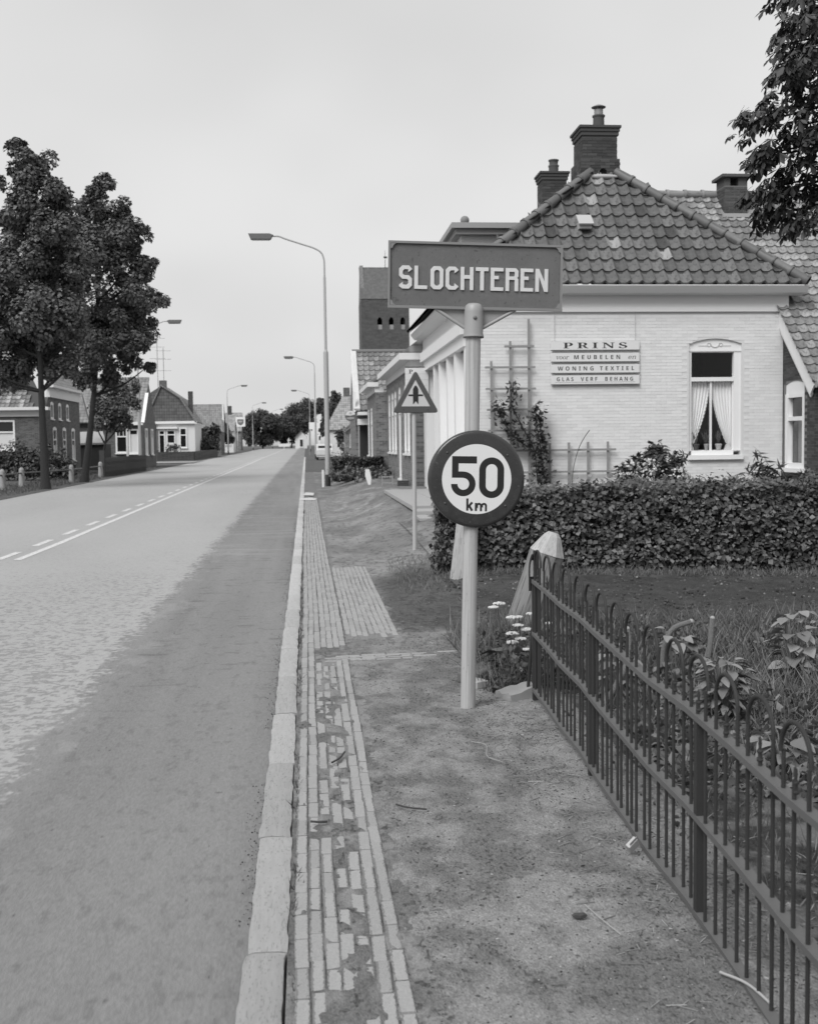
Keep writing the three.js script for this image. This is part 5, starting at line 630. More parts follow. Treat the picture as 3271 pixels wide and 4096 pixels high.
  cand.forEach((e, i) => { if (i < 300) { const o = shade(new THREE.Mesh(G[e[4]], mats[e[5]])); o.name = 'leaf'; o.applyMatrix4(Mx(e)); s.add(o); } else (rest[e[5]] ||= []).push(G[e[4]].clone().applyMatrix4(Mx(e))); }); rest.forEach((g, q) => { if (g) { const o = obj('crown', g, mats[q], s); o.userData.kind = 'stuff'; } });
}

// ================================================================ ACROSS THE ROAD
{ // brick house behind the street trees
  const s = thing('brick_house', 'brick house with pale spotted pantile roof behind the street trees', 'house'), X = -13.55, z0 = -59.8, g0 = 0.1, F = frame(V3(0, 0, z0), N.front), FE = frame(V3(X, 0, 0), N.east);
  obj('wall', [slabGeo(F, rect(-24, X, g0, 3.3), [rect(-16.1, -15.05, 1.55, 3.12)], 0.3), slabGeo(FE, [[60.1, g0], [69, g0], [69, 4.35], [60.9, 4.35], [60.1, 3.55]], [...[61.7, 63.6, 65.6].map((u) => archRect(u - 0.36, u + 0.36, 3.2, 4.05, 0.08)), ...[62.2, 64.6, 67].map((u) => archRect(u - 0.45, u + 0.45, 0.9, 2.7, 0.1))], 0.3), slabGeo(frame(V3(0, 0, -60.9), N.front), rect(-24, X - 0.3, 3.2, 4.35), [], 0.3)], M.brickFar, s);
  obj('frieze', [bx2(-24, X + 0.05, 3.3, 3.62, z0 - 0.05, z0 + 0.08), bx2(X - 0.1, X + 0.08, 4.35, 4.85, -69, -60.9)], M.creamPaint, s); obj('gutter', [bx2(-24, X + 0.3, 3.62, 3.78, z0 - 0.1, z0 + 0.4), bx2(X - 0.1, X + 0.35, 4.85, 4.98, -69, -60.6)], M.creamPaint, s);
  const rp = [V3(-24, 3.75, z0 + 0.3), V3(X + 0.2, 3.75, z0 + 0.3), V3(X - 2.4, 7.6, z0 - 4.2), V3(-24, 7.6, z0 - 4.2)], roof = quad(rp, mat(0.06), 'roof', s), v = V3(0, 3.85, -4.5), sl = v.length(); v.normalize();
  const lt = [0.16, 0.2, 0.13, 0.34].map((a, k) => new THREE.MeshStandardMaterial({ color: white(), map: tileTex(a, k + 12), roughness: 0.6, side: 2 }));
  tiles(roof, V3(-22.5, 3.75, z0 + 0.3), V3(1, 0, 0), v, { cols: 36, rows: 18, expo: sl / 18, mats: lt, seed: 91, cap: 300, weights: (q) => (q < 0.35 ? 0 : q < 0.7 ? 1 : q < 0.9 ? 2 : 3), lift: 0.05, inside: (u, w) => u < 8.5 - 2.4 * w / sl, prefer: (u, w) => u > 4 && w < 5 });
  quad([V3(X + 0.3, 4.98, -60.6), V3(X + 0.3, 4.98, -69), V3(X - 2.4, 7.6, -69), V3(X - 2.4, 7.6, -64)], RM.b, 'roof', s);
  windowIn(s, F, -16.1, -15.05, 1.55, 3.12, { inset: true, w: 0.09, transom: 2.5, blind: 0.95 }); for (const u of [61.7, 63.6, 65.6]) windowIn(s, FE, u - 0.36, u + 0.36, 3.2, 4.05, { inset: true, w: 0.1, arch: 0.08 }); for (const u of [62.2, 64.6, 67]) windowIn(s, FE, u - 0.45, u + 0.45, 0.9, 2.7, { inset: true, w: 0.1, transom: 2.1, arch: 0.1, blind: 0.9 });
  obj('bargeboard', plate(0.3, 0.08, V3(X + 0.2, 4.9, -69.1), V3(X + 0.2, 3.0, -71.5), V3(0, 1, 0)), M.whitePaint, s);
}
{ // second house: gable roof and white bargeboard
  const s = thing('brick_cottage', 'brick cottage with white window frames and steep white bargeboard', 'cottage'), z0 = -76, F = frame(V3(0, 0, z0), N.front), X = -10.9, FE = frame(V3(X, 0, 0), N.east);
  obj('wall', [slabGeo(F, rect(-15.5, X, 0.1, 3.3), [], 0.3), slabGeo(FE, [[76.3, 0.1], [83, 0.1], [83, 3.3], [79.6, 6.4], [76.3, 3.4]], [], 0.3)], M.brickFar, s);
  quad([V3(-15.6, 3.3, z0 + 0.4), V3(X + 0.1, 3.3, z0 + 0.4), V3(X + 0.1, 6.5, z0 - 3.6), V3(-15.6, 6.5, z0 - 3.6)], RM.b, 'roof', s); obj('fascia', bx2(-13.4, X + 0.15, 3.1, 3.32, z0 + 0.3, z0 + 0.42), M.whitePaint, s); obj('bargeboard', plate(0.22, 0.08, V3(X + 0.14, 3.25, z0 + 0.45), V3(X + 0.14, 5.3, z0 - 1.9), V3(1, 0, 0)), M.whitePaint, s);
  windowIn(s, F, -12.62, -11.82, 1.25, 3.0, { w: 0.11, transom: 2.35, mull: [[-12.36, 2.4, 2.9], [-12.1, 2.4, 2.9]] }); windowIn(s, FE, 77.2, 78.2, 1.1, 2.9, { w: 0.12, blind: 1.2 }); windowIn(s, FE, 80, 81, 1.1, 2.9, { w: 0.12, blind: 1.2 }); windowIn(s, F, -11.75, -11.1, 1.2, 2.85, { w: 0.1, blind: 1.3 });
  const p = thing('shed', 'low shed with pale sheet roof beside the small garden tree', 'shed'); quad([V3(-15.1, 1.9, -71), V3(-12.4, 1.95, -71), V3(-13, 2.65, -73.5), V3(-15.1, 2.65, -73.5)], mat(0.33, 0.8), 'roof', p); obj('wall', bx2(-15, -12.5, 0.1, 1.85, -73.4, -71.2), M.dark, p);
  const f = thing('flagpole', 'white flagpole in front of the brick cottage window', 'pole', [-11.55, 0.2, -74]); obj('pole', LATH([[0.09, 0], [0.06, 4.2], [0, 4.25]], 10), M.whiteDull, f); obj('crosspiece', bx(0.5, 0.08, 0.08, 0.05, 3.3, 0.1), M.whiteDull, f);
}
{ // white gabled shop with tile-hung gable
  const s = thing('white_gabled_shop', 'white ground floor shop under a tall dark tile-hung gable', 'shop'), z0 = -115, X = -11.2, y0 = 0.5, F = frame(V3(0, 0, z0), N.front);
  obj('wall', [slabGeo(F, rect(-16.2, X, y0, 3.95), [], 0.4), slabGeo(frame(V3(X, 0, 0), N.east), rect(115.4, 122, y0, 3.95), [], 0.4)], M.whiteDull, s);
  obj('gable', slabGeo(frame(V3(0, 0, z0 + 0.05), N.front), [[-15.6, 4.2], [-11.3, 4.25], [-12.6, 6.5], [-14.5, 7.75], [-16.0, 6.8]], [], 0.3), RM.c, s); quad([V3(-11.0, 4.1, z0 + 0.3), V3(-11.0, 4.1, z0 - 7), V3(-12.55, 6.6, z0 - 7), V3(-12.55, 6.6, z0 + 0.3)], RM.b, 'roof', s); quad([V3(-12.55, 6.6, z0 + 0.3), V3(-12.55, 6.6, z0 - 7), V3(-14.5, 7.9, z0 - 7), V3(-14.5, 7.9, z0 + 0.3)], RM.b, 'roof', s); quad([V3(-16.3, 4.1, z0 - 7), V3(-16.3, 4.1, z0 + 0.2), V3(-14.5, 7.9, z0 + 0.2), V3(-14.5, 7.9, z0 - 7)], RM.b, 'roof', s);
  obj('cornice', [bx2(-16.3, -11.0, 3.95, 4.2, z0 - 0.1, z0 + 0.3), bx2(-15, -12.9, 3.45, 3.62, z0, z0 + 0.35)], M.whitePaint, s); obj('ridge_chimney', bx2(-14.7, -14.0, 7.5, 8.35, z0 - 1, z0 - 0.4), M.brickFar, s); obj('chimney', [bx2(-12.0, -11.55, 4.6, 7.3, z0 - 2.4, z0 - 1.9)], M.brickDark, s);
  windowIn(s, F, -14.85, -14.15, 0.85, 3.35, { w: 0.14, transom: 2.85, name: 'door' }); windowIn(s, F, -14.05, -13.15, 1.45, 3.35, { w: 0.12, transom: 2.85, blind: 0.6 }); windowIn(s, F, -12.75, -12.0, 1.5, 3.55, { w: 0.12, transom: 2.8 }); windowIn(s, F, -15.9, -15.45, 1.2, 3.2, { w: 0.14, blind: 1 });
  obj('pier', bx2(-15.35, -15.05, y0, 3.9, z0, z0 + 0.5), M.brickFar, s);
  for (const [x, z, h] of [[-15.4, -120, 13.3], [-14.9, -121, 12.1]]) { const a = thing('television_antenna', h > 13 ? 'taller thin television mast above the tile-hung gable' : 'shorter thin television mast with crossed rods above the gable', 'antenna', [x, 6, z]); obj('mast', bar(V3(0, 0, 0), V3(0, h - 6, 0), 0.035), mat(0.3), a); for (const dy of [0.3, 1.2, 2.4]) obj('rod', bar(V3(-0.8, h - 6 - dy, 0), V3(0.8, h - 6 - dy, 0), 0.018), mat(0.3), a); }
}
{ // farther houses across the road
  const H = (name, label, x0, x1, z, ye, yr, m, wm, extra) => { const s = thing(name, label, 'house'), y = gz(-z); obj('wall', bx2(x0, x1, y, ye, z - 6, z), wm, s); quad([V3(x0 - 0.2, ye, z + 0.3), V3(x1 + 0.2, ye, z + 0.3), V3(x1 + 0.2, yr, z - 3.2), V3(x0 - 0.2, yr, z - 3.2)], m, 'roof', s); quad([V3(x1 + 0.2, ye, z - 6.6), V3(x0 - 0.2, ye, z - 6.6), V3(x0 - 0.2, yr, z - 3.2), V3(x1 + 0.2, yr, z - 3.2)], m, 'roof', s); obj('gable', slabGeo(frame(V3(x1, 0, 0), N.east), [[-z, ye], [-z + 6.3, ye], [-z + 3.2, yr]], [], 0.3), wm, s); if (extra) extra(s, frame(V3(0, 0, z), N.front)); return s; };
  H('terraced_house', 'far house with plain dark roof and white gable edge behind the shop', -15.5, -10.6, -142, 3.4, 7.0, RM.b, M.brickFar, (s, F) => { obj('bargeboard', bx2(-10.5, -10.3, 3.4, 6.9, -143.5, -143.2), M.whitePaint, s); windowIn(s, F, -12.6, -11.8, 1.6, 2.9); });
  H('terraced_house', 'far low house with white front beside the garden bush', -16, -11.0, -172, 3.9, 5.6, RM.pale, M.whiteDull, (s, F) => { windowIn(s, F, -13.6, -12.7, 1.8, 3.2); windowIn(s, F, -12.3, -11.4, 1.8, 3.2); });
  H('terraced_house', 'far house with stepped chimney behind the petrol sign', -15, -11.5, -200, 4.2, 7.6, RM.pale, M.brickMid, (s) => obj('chimney', bx2(-13.9, -13.2, 7, 8.8, -203.4, -202.8), M.brickDark, s));
  const b = thing('petrol_sign', 'white square BP shield sign on a post', 'sign', [-10.35, gz(180), -180]); obj('panel', bx(1.5, 1.5, 0.12, 0, 4.75, 0), M.whitePaint, b); const sh = new THREE.Shape(); sh.moveTo(-0.5, 0.42); sh.lineTo(0.5, 0.42); sh.lineTo(0.5, -0.05); sh.quadraticCurveTo(0.45, -0.4, 0, -0.55); sh.quadraticCurveTo(-0.45, -0.4, -0.5, -0.05); obj('shield', new THREE.ExtrudeGeometry(sh, { depth: 0.02, bevelEnabled: false }).translate(0, 4.75, 0.064), mat(0.16), b);
  const c = document.createElement('canvas'); c.width = c.height = 128; const k = c.getContext('2d'); k.fillStyle = '#707070'; k.fillRect(0, 0, 128, 128); k.fillStyle = '#c8c8c8'; k.font = 'bold 84px sans-serif'; k.textAlign = 'center'; k.textBaseline = 'middle'; k.fillText('BP', 64, 66); const t = new THREE.CanvasTexture(c); t.colorSpace = THREE.SRGBColorSpace; obj('lettering', new THREE.PlaneGeometry(0.66, 0.5).translate(0, 4.8, 0.09), new THREE.MeshStandardMaterial({ map: t, side: 2 }), b); obj('post', bar(V3(-0.5, 0, 0), V3(-0.5, 4, 0), 0.06), M.whiteDull, b);
  const w = thing('garden_wall', 'low dark brick garden wall before the white gabled shop', 'wall'); for (const [x, z, x2, z2] of [[-13.5, -103, -10.3, -104], [-10.3, -104, -10.1, -128]]) obj('wall_run', plate(0.8, 0.25, V3(x, gz(-z) + 0.4, z), V3(x2, gz(-z2) + 0.4, z2)), M.brickDark, w);
  const dr = obj('driveway', new THREE.PlaneGeometry(5, 12).rotateX(-Math.PI / 2).translate(-11.6, gz(98) + 0.0, -97), mat(0.3)); dr.userData.kind = 'structure'; dr.rotation.y = 0;
  const fb = thing('white_gate', 'low white gate boards before the rounded far trees', 'gate', [-4.6, gz(236), -236]); for (const x of [-0.62, 0.62]) obj('gate_board', bx(1.1, 0.6, 0.06, x, 0.75, 0), M.whiteDull, fb); obj('gate_post', bx(0.12, 1.1, 0.12, 0, 0.55, -0.05), M.whiteDull, fb);
}
{ // concrete posts with rails along the verge
  const F_ = (label, z, x) => { const y = gz(-z), s = thing('verge_post', label, 'post', [x, y - 0.03, z], 'pale posts along the far verge'); const g = new THREE.CylinderGeometry(0.115, 0.15, 0.72, 4, 1).rotateY(Math.PI / 4).translate(0, 0.36, 0); obj('post_body', [g.toNonIndexed(), new THREE.CylinderGeometry(0.06, 0.115, 0.08, 4).rotateY(Math.PI / 4).translate(0, 0.76, 0).toNonIndexed()], mat(0.3, 0.95), s); };
  const L = 'pale tapered concrete post carrying the thin rail along the far verge'; const P = [[-11.26, -42.7], [-11.2, -45.3], [-10.2, -49.8], [-10.18, -56.6]]; for (const [x, z] of P) F_(L, z, x); F_(L, -37.5, -11.3);
  const r = thing('verge_rail', 'thin grey rail linking the concrete posts on the far verge', 'rail'); const Q = [[-11.3, -37.5], ...P, [-10.1, -62]]; for (let i = 0; i + 1 < Q.length; i++) obj('rail', bar(V3(Q[i][0], gz(-Q[i][1]) + 0.55, Q[i][1]), V3(Q[i + 1][0], gz(-Q[i + 1][1]) + 0.55, Q[i + 1][1]), 0.03), mat(0.14), r);
  const f = thing('picket_fence', 'dark wooden picket fence at the kerb before the small tree', 'fence'); for (const y of [0.25, 0.75]) obj('rail', plate(0.08, 0.05, V3(-10.15, gz(58) + y, -57.5), V3(-9.75, gz(68) + y, -69)), mat(0.05), f); for (let k = 0; k < 80; k++) { const t = k / 79, z = mix(-57.5, -69, t); obj('picket', bx(0.025, 0.95, 0.1, mix(-10.15, -9.75, t) + 0.05, gz(-z) + 0.47, z), mat(0.045), f); }
  obj('gate_post', bx(0.22, 1.35, 0.22, -10.2, gz(57) + 0.65, -57.2), mat(0.05), f);
}
// ================================================================ HEDGES AND SHRUBS
function hedge(name, label, A, B, h, d, { seed, n, leaf = 0.06, wide = 0.042, c0 = 0.03, c1 = 0.075, y0, m = LM.hedge, category = 'hedge' }) {
  const a = V3(A[0], 0, A[1]), b = V3(B[0], 0, B[1]), L = a.distanceTo(b), u = b.clone().sub(a).normalize(), nn = V3(-u.z, 0, u.x), s = thing(name, label, category, [a.x, y0, a.z]), r = rng(seed), list = []; // nn: away from the front
  if (nn.z > 0) nn.negate();
  const bump = (t, y) => 0.2 * (fbm(t * 2.4 + 3, y * 3.2 + 3, 3, seed) - 0.5) + 0.08 * (vn(t * 5, y * 5, seed + 3) - 0.5), top = (t) => h + 0.13 * (fbm(t * 1.4 + 9, 2, 3, seed + 5) - 0.5);
  for (let i = 0; i < n; i++) { const t = r() * L, q = r(), k = r(); let p, o; if (q < 0.6) { const y = 0.02 + r() * top(t), e = bump(t, y), dep = Math.pow(r(), 1.6) * 0.22; p = V3(0, y, 0).addScaledVector(u, t).addScaledVector(nn, dep - e - (y < 0.12 ? -0.05 : 0)); o = nn.clone().multiplyScalar(-0.7).add(V3(0, 0.55, 0)); } else if (q < 0.92) { const w = r() * d; p = V3(0, top(t) + bump(t, w) + (k < 0.07 ? r() * 0.13 : 0) - Math.pow(r(), 1.6) * 0.16, 0).addScaledVector(u, t).addScaledVector(nn, w); o = V3(0, 0.9, 0).addScaledVector(nn, -0.2); } else { const e = r() < 0.7 ? 0 : L, y = r() * top(e), w = r() * d; p = V3(0, y, 0).addScaledVector(u, e + (e ? -1 : 1) * (Math.pow(r(), 1.6) * 0.2 + bump(y, w))).addScaledVector(nn, w); o = u.clone().multiplyScalar(e ? 0.8 : -0.8); }
    o.add(ball(r).multiplyScalar(0.85)); const sc = 0.45 + 0.95 * r(); list.push({ p, q: faceQ(o, r), sv: V3(sc * (0.7 + 0.6 * r()), sc, sc), c: mix(c0, c1, r() * r()) }); }
  const core = bx(L - 0.3, h - 0.12, d - 0.3).translate(0, (h - 0.12) / 2, 0); core.applyMatrix4(new THREE.Matrix4().makeBasis(u, V3(0, 1, 0), u.clone().cross(V3(0, 1, 0)))); core.translate(u.x * L / 2 + nn.x * d / 2, 0, u.z * L / 2 + nn.z * d / 2); obj('twigs', core, mat(0.018, 1), s); scatter('foliage', leafGeo(leaf, wide, 0.3), m, list, s); return s;
}
hedge('clipped_hedge', 'clipped leafy beech hedge in front of the white shop house', [1.5, -13.05], [8.2, -11.9], 1.0, 1.0, { seed: 501, n: 32000, y0: 0.1, leaf: 0.06, wide: 0.044, c0: 0.045, c1: 0.23 });
hedge('garden_hedge', 'dark clipped hedge across the front garden beside the street lamp', [0.95, -40], [2.75, -40.1], 0.82, 0.7, { seed: 511, n: 3800, y0: 0.3, leaf: 0.09, wide: 0.07, c0: 0.02, c1: 0.05 });
function shrub(name, label, x, y, z, clumps, o = {}) { const s = thing(name, label, o.category || 'shrub', [x, y, z], o.group); const r = rng(o.seed || 1), st = []; for (const [a, b, R, c = 0] of clumps) st.push(bar(V3(a * 0.3, 0, c * 0.3), V3(a, b, c), 0.02, 0.008, 5)); obj('stem', st, mat(0.05), s); foliage('foliage', s, clumps, { per: 900, leaf: 0.1, wide: 0.06, seed: o.seed || 1, depth: 0.2, m: LM.plant, ...o }); if (o.flowers) { const list = []; for (const [a, b, c] of o.flowers) for (let k = 0; k < 46; k++) { const d = ball(r); list.push({ p: V3(a, b, c).addScaledVector(d, 0.13), q: lookQ(d, r), s: 0.7 + 0.6 * r(), c: 0.5 + 0.2 * r() }); } scatter('blossom', leafGeo(0.045, 0.045, 0.6), mat(0.9), list, s); } return s; }
shrub('rhododendron', 'flowering rhododendron with pale blossom heads under the shop window', 6.2, 0.35, -19.4, [[-0.1, 0.95, 0.3], [0.3, 0.85, 0.3], [0.1, 0.6, 0.4, 0.2], [-0.4, 0.55, 0.35], [0.55, 0.55, 0.3], [-0.1, 1.12, 0.2]], { seed: 521, leaf: 0.13, wide: 0.05, c0: 0.025, c1: 0.07, per: 2600, flowers: [[-0.5, 0.78, 0.3], [-0.75, 0.62, 0.3], [-0.22, 0.82, 0.35], [0.38, 0.55, 0.45], [0.25, 0.7, 0.4], [-0.95, 0.5, 0.2]] });
shrub('garden_shrub', 'feathery low shrub between the rhododendron and the hedge', 6.7, 0.35, -18.1, [[0, 0.45, 0.28], [-0.5, 0.4, 0.28], [0.45, 0.4, 0.25]], { seed: 523, leaf: 0.07, wide: 0.03, c0: 0.05, c1: 0.11 });
shrub('evergreen_shrub', 'dark spiky evergreen shrub below the barn window', 8.05, 0.3, -19.0, [[-0.2, 0.75, 0.3], [0.2, 0.55, 0.35], [-0.6, 0.5, 0.3], [0.6, 0.5, 0.3], [-0.9, 0.4, 0.25], [1.0, 0.4, 0.3]], { seed: 527, leaf: 0.2, wide: 0.035, c0: 0.015, c1: 0.05, per: 1700 });
shrub('roadside_bushes', 'broad dark bush in front of the brick house across the road', -13.6, 0.1, -54, [[-2.2, 1.0, 0.9], [-1, 1.1, 0.95], [0.2, 1.1, 0.9], [1.3, 1.0, 0.9], [2.2, 0.85, 0.75], [-3.3, 0.8, 0.9], [0.7, 0.6, 0.8, 0.6], [-0.6, 0.6, 0.8, 0.6], [1.9, 0.5, 0.6, 0.6], [-4.3, 0.8, 0.9]], { seed: 531, leaf: 0.14, wide: 0.1, c0: 0.04, c1: 0.1, per: 1300, depth: 1 });
shrub('front_garden_bush', 'round bush before the white gabled shop door', -12.6, gz(108), -108, [[0, 0.9, 0.7], [0.2, 1.3, 0.5], [-1.5, 0.6, 0.6], [-3, 0.5, 0.6]], { seed: 533, leaf: 0.2, wide: 0.14, c0: 0.03, c1: 0.07, per: 300 });
shrub('garden_bush', 'large bush behind the garden wall beside the white shop', -10.9, gz(122), -121, [[0, 0.9, 0.9], [0.4, 1.5, 0.8], [-0.6, 1.2, 0.8]], { seed: 535, leaf: 0.22, wide: 0.15, c0: 0.03, c1: 0.07, per: 300 });
shrub('tall_garden_shrub', 'tall mixed shrubs behind the garden hedge near the cottage', 2.2, 0.4, -55, [[-0.4, 0.6, 0.5], [0.3, 0.9, 0.45], [0.8, 0.6, 0.4], [-0.9, 0.4, 0.4]], { seed: 537, leaf: 0.12, wide: 0.06, c0: 0.03, c1: 0.12, per: 500, flowers: [[0.3, 1.1, 0.2], [-0.4, 1.2, 0.3], [0.0, 0.8, 0.4]] });
for (let k = 0; k < 6; k++) shrub('flower_bed_plant', 'pale leafy garden plant in the bed before the garden hedge', 1.0 + k * 0.33, 0.36, -38.4 + (k % 3) * 0.5, [[0, 0.25, 0.24], [0.12, 0.35, 0.18], [-0.14, 0.3, 0.2]], { seed: 540 + k, leaf: 0.11, wide: 0.07, c0: 0.07, c1: 0.2, per: 1100, category: 'plant', group: 'flower bed plants' });
{ // odds and ends in the front garden
  const a = thing('white_stake', 'white pointed board stuck in the flower bed', 'stake', [1.92, 0.38, -34.2]); const g = new THREE.ExtrudeGeometry(shp([[-0.05, 0.02], [0.02, 0], [0.08, 0.2], [0.06, 0.48], [-0.06, 0.5], [-0.1, 0.3]]), { depth: 0.02, bevelEnabled: false }); g.rotateZ(0.15); obj('board', g, M.whitePaint, a);
  const b = thing('crate_frame', 'open wooden frame crate standing by the brick house', 'crate', [2.33, 0.38, -32.4]); for (const x of [-0.15, 0.15]) obj('upright', bx(0.03, 0.32, 0.03, x, 0.16, 0), M.wood, b); for (const y of [0.015, 0.13, 0.3]) obj('slat', bx(0.27, 0.03, 0.026, 0, y, 0), M.wood, b);
  const c = thing('dark_crate', 'low dark wooden crate against the brick house corner', 'crate', [2.72, 0.38, -31.6]); for (const [y] of [[0.04], [0.11], [0.18]]) obj('slat', bx(0.32, 0.06, 0.2, 0, y, 0), mat(0.05), c); obj('lid', bx(0.14, 0.015, 0.18, 0.06, 0.22, 0), mat(0.3), c);
  const p = thing('white_marker_post', 'short white marker post beside the lamp base', 'post', [0.58, 0.1, -40.6]); obj('post_body', bx(0.07, 0.62, 0.07, 0, 0.31, 0), M.whitePaint, p);
}
// ================================================================ GARDEN BEHIND THE RAILING
const blade = (L, W) => { const g = new THREE.BufferGeometry(); g.setAttribute('position', new THREE.Float32BufferAttribute([-W / 2, 0, 0, W / 2, 0, 0, -W * 0.35, L * 0.5, L * 0.06, W * 0.35, L * 0.5, L * 0.06, 0, L * 0.95, L * 0.32], 3)); g.setAttribute('uv', new THREE.Float32BufferAttribute([0, 0, 1, 0, 0, 0.5, 1, 0.5, 0.5, 1], 2)); g.setIndex([0, 1, 2, 1, 3, 2, 2, 3, 4]); g.computeVertexNormals(); return g; };
function grass(label, n, L, W, place, c0, c1, seed, name = 'grass') { const s = new THREE.Group(), r = rng(seed), list = []; for (let i = 0; i < n; i++) { const e = place(r); if (!e) continue; const [x, z, k] = e; list.push({ p: V3(x, gh(x, z) - 0.01, z), q: turn((r() - 0.5) * 1.7, r() * 6.3, (r() - 0.5) * 1.5), sv: V3(k, k * (0.5 + r()), k), c: mix(c0, c1, r()) }); } scatter(name, blade(L, W), LM.plant, list, scene).userData = { kind: 'stuff', label, category: 'grass' }; void s; }
grass('long tangled grass behind the iron railing', 30000, 0.15, 0.008, (r) => { const x = 1.75 + r() * 6, z = -5.2 - r() * 4.6, d = fbm(x * 1.3, z * 1.3, 3, 601); if (d < 0.4 && r() < 0.85) return null; if (z > -6.2 && r() < 0.5) return null; return [x, z, 0.55 + d * 0.9]; }, 0.05, 0.2, 602);
grass('sparse short grass in the dug soil behind the railing', 9000, 0.1, 0.006, (r) => { const x = 1.5 + r() * 4, z = -1.6 - r() * 4.2; return fbm(x * 2, z * 2, 3, 603) < 0.42 ? null : [x, z, 0.5 + r() * 0.8]; }, 0.08, 0.22, 604);
grass('rough grass and weeds around the railing end and bollard', 6500, 0.2, 0.007, (r) => { const x = 1.12 + r() * 0.75, z = -7.15 - r() * 2.2; return r() < sst(0.0, 0.3, x - 1.05) * (fbm(x * 4, z * 4, 2, 605) > 0.42 ? 1 : 0.2) ? [x, z, 0.5 + r() * 0.8] : null; }, 0.07, 0.2, 606);
grass('thin tufts of grass on the trodden dirt', 1400, 0.02, 0.004, (r) => { const x = 0.36 + r() * 1.2, z = -1.8 - r() * 12; const d = fbm(x * 3, z * 2.4, 3, 607); return d < 0.53 + (z > -8 ? 0.06 : -0.05) ? null : [x, z, 0.5 + r()]; }, 0.035, 0.09, 608);
grass('low grass along the yard edge under the hedge', 5000, 0.08, 0.006, (r) => { const x = 1.0 + r() * 5.5, z = -12.95 + (x - 1.5) * 0.17 + 0.25 - r() * (x < 1.6 ? 3 : 0.3) + (x < 1.6 ? 0.8 : 0); return [x, z, 0.5 + r()]; }, 0.08, 0.2, 610);
grass('mown grass on the verge across the road', 9000, 0.2, 0.02, (r) => { const x = -9.75 - r() * 2.4, z = -30 - r() * 45; return [x, z, 0.4 + r() * 0.6]; }, 0.05, 0.12, 612);
grass('weeds growing in the joint between kerb and path', 1300, 0.04, 0.004, (r) => { const z = -2 - r() * 26; return fbm(3, z * 1.5, 3, 613) < 0.48 ? null : [-0.08 + r() * 0.02, z, 0.5 + r()]; }, 0.03, 0.08, 614);
{ // low weeds with small broad leaves
  const r = rng(615), list = []; for (let i = 0; i < 20000; i++) { const x = 1.7 + r() * 5.5, z = -4.6 - r() * 4.6, d = fbm(x * 2.2, z * 2.2, 3, 616); if (d < 0.48) continue; const y = gh(x, z) + r() * 0.16 * d; list.push({ p: V3(x, y, z), q: lookQ(V3(r() - 0.5, 0.5 * r(), r() - 0.3), r), s: 0.5 + r(), c: 0.06 + 0.24 * r() * r() }); }
  for (let i = 0; i < 1500; i++) { const x = 1.2 + r() * 0.5, z = -7.1 - r() * 1.3; list.push({ p: V3(x, gh(x, z) + r() * 0.2 * sst(1.15, 1.4, x), z), q: lookQ(V3(r() - 0.5, 0.4 * r(), r() - 0.3), r), s: 0.5 + r() * 0.8, c: 0.04 + 0.16 * r() * r() }); }
  scatter('weeds', leafGeo(0.05, 0.03), LM.plant, list, scene).userData = { kind: 'stuff', label: 'low broad leaved weeds among the grass behind the railing', category: 'weeds' };
}
{ // clods of dug soil
  const r = rng(617), list = []; for (let i = 0; i < 16000; i++) { const x = 1.5 + r() * 7, z = -1.5 - r() * 11.2; list.push({ p: V3(x, gh(x, z) + (r() - 0.4) * 0.02, z), q: turn(r() * 6, r() * 6, 0), s: 0.4 + 1.6 * r() * r(), c: r() < 0.05 ? 0.22 : 0.025 + 0.07 * r() }); }
  scatter('soil_clods', new THREE.IcosahedronGeometry(0.012, 0), mat(1, 1), list, scene).userData = { kind: 'stuff', label: 'clods of dark dug soil in the garden behind the railing', category: 'soil' };
}
{ // litter of soil crumbs and straw
  const r = rng(620), crumbs = [], straw = [], cg = new THREE.IcosahedronGeometry(0.006, 0), sg = new THREE.BoxGeometry(0.0022, 0.0016, 0.05);
  for (let i = 0; i < 38000; i++) { const x = 0.34 + r() * 1.15, z = -1.9 - r() * 10, d = fbm(x * 3, z * 3, 3, 621); if ((d < 0.42 && r() < 0.8) || r() > 0.35 + 0.65 * sst(0.9, 1.25, x + 0.6 * (d - 0.5))) continue; crumbs.push({ p: V3(x, gh(x, z) + micro(x, z) + 0.001, z), q: turn((r() - 0.5) * 0.6, r() * 6, 0), sv: V3(1.6, 0.5, 0.9).multiplyScalar(0.2 + 1.1 * r() * r() * r()), c: r() < 0.05 ? 0.33 : 0.02 + 0.08 * r() }); }
  for (let i = 0; i < 2600; i++) { const z = -2.2 - r() * 22; if (fbm(2, z * 1.2, 3, 622) < 0.42) continue; const x = -0.222 - 0.09 * r() * r(); crumbs.push({ p: V3(x, gz(-z) - ROAD_DROP + 0.002, z), q: turn(r() * 6, r() * 6, 0), s: 0.2 + 0.7 * r() * r(), c: 0.03 + 0.12 * r() }); }
  for (let i = 0; i < 900; i++) { const x = 0.95 + r() * 0.9, z = -1.9 - r() * 6; straw.push({ p: V3(x, gh(x, z) + (x < PX1 ? micro(x, z) : 0) + 0.004, z), q: turn((r() - 0.5) * 0.3, r() * 6, 0), s: 0.4 + r(), c: 0.12 + 0.25 * r() }); }
  const gv = scatter('soil_crumbs', cg, mat(1, 1), crumbs, scene); gv.userData = { kind: 'stuff', label: 'dark soil crumbs and pebbles scattered over the dirt', category: 'soil' }; const gw = scatter('straw', sg, mat(1, 1), straw, scene); gw.userData = { kind: 'stuff', label: 'dry straw bits along the foot of the railing', category: 'straw' };
}
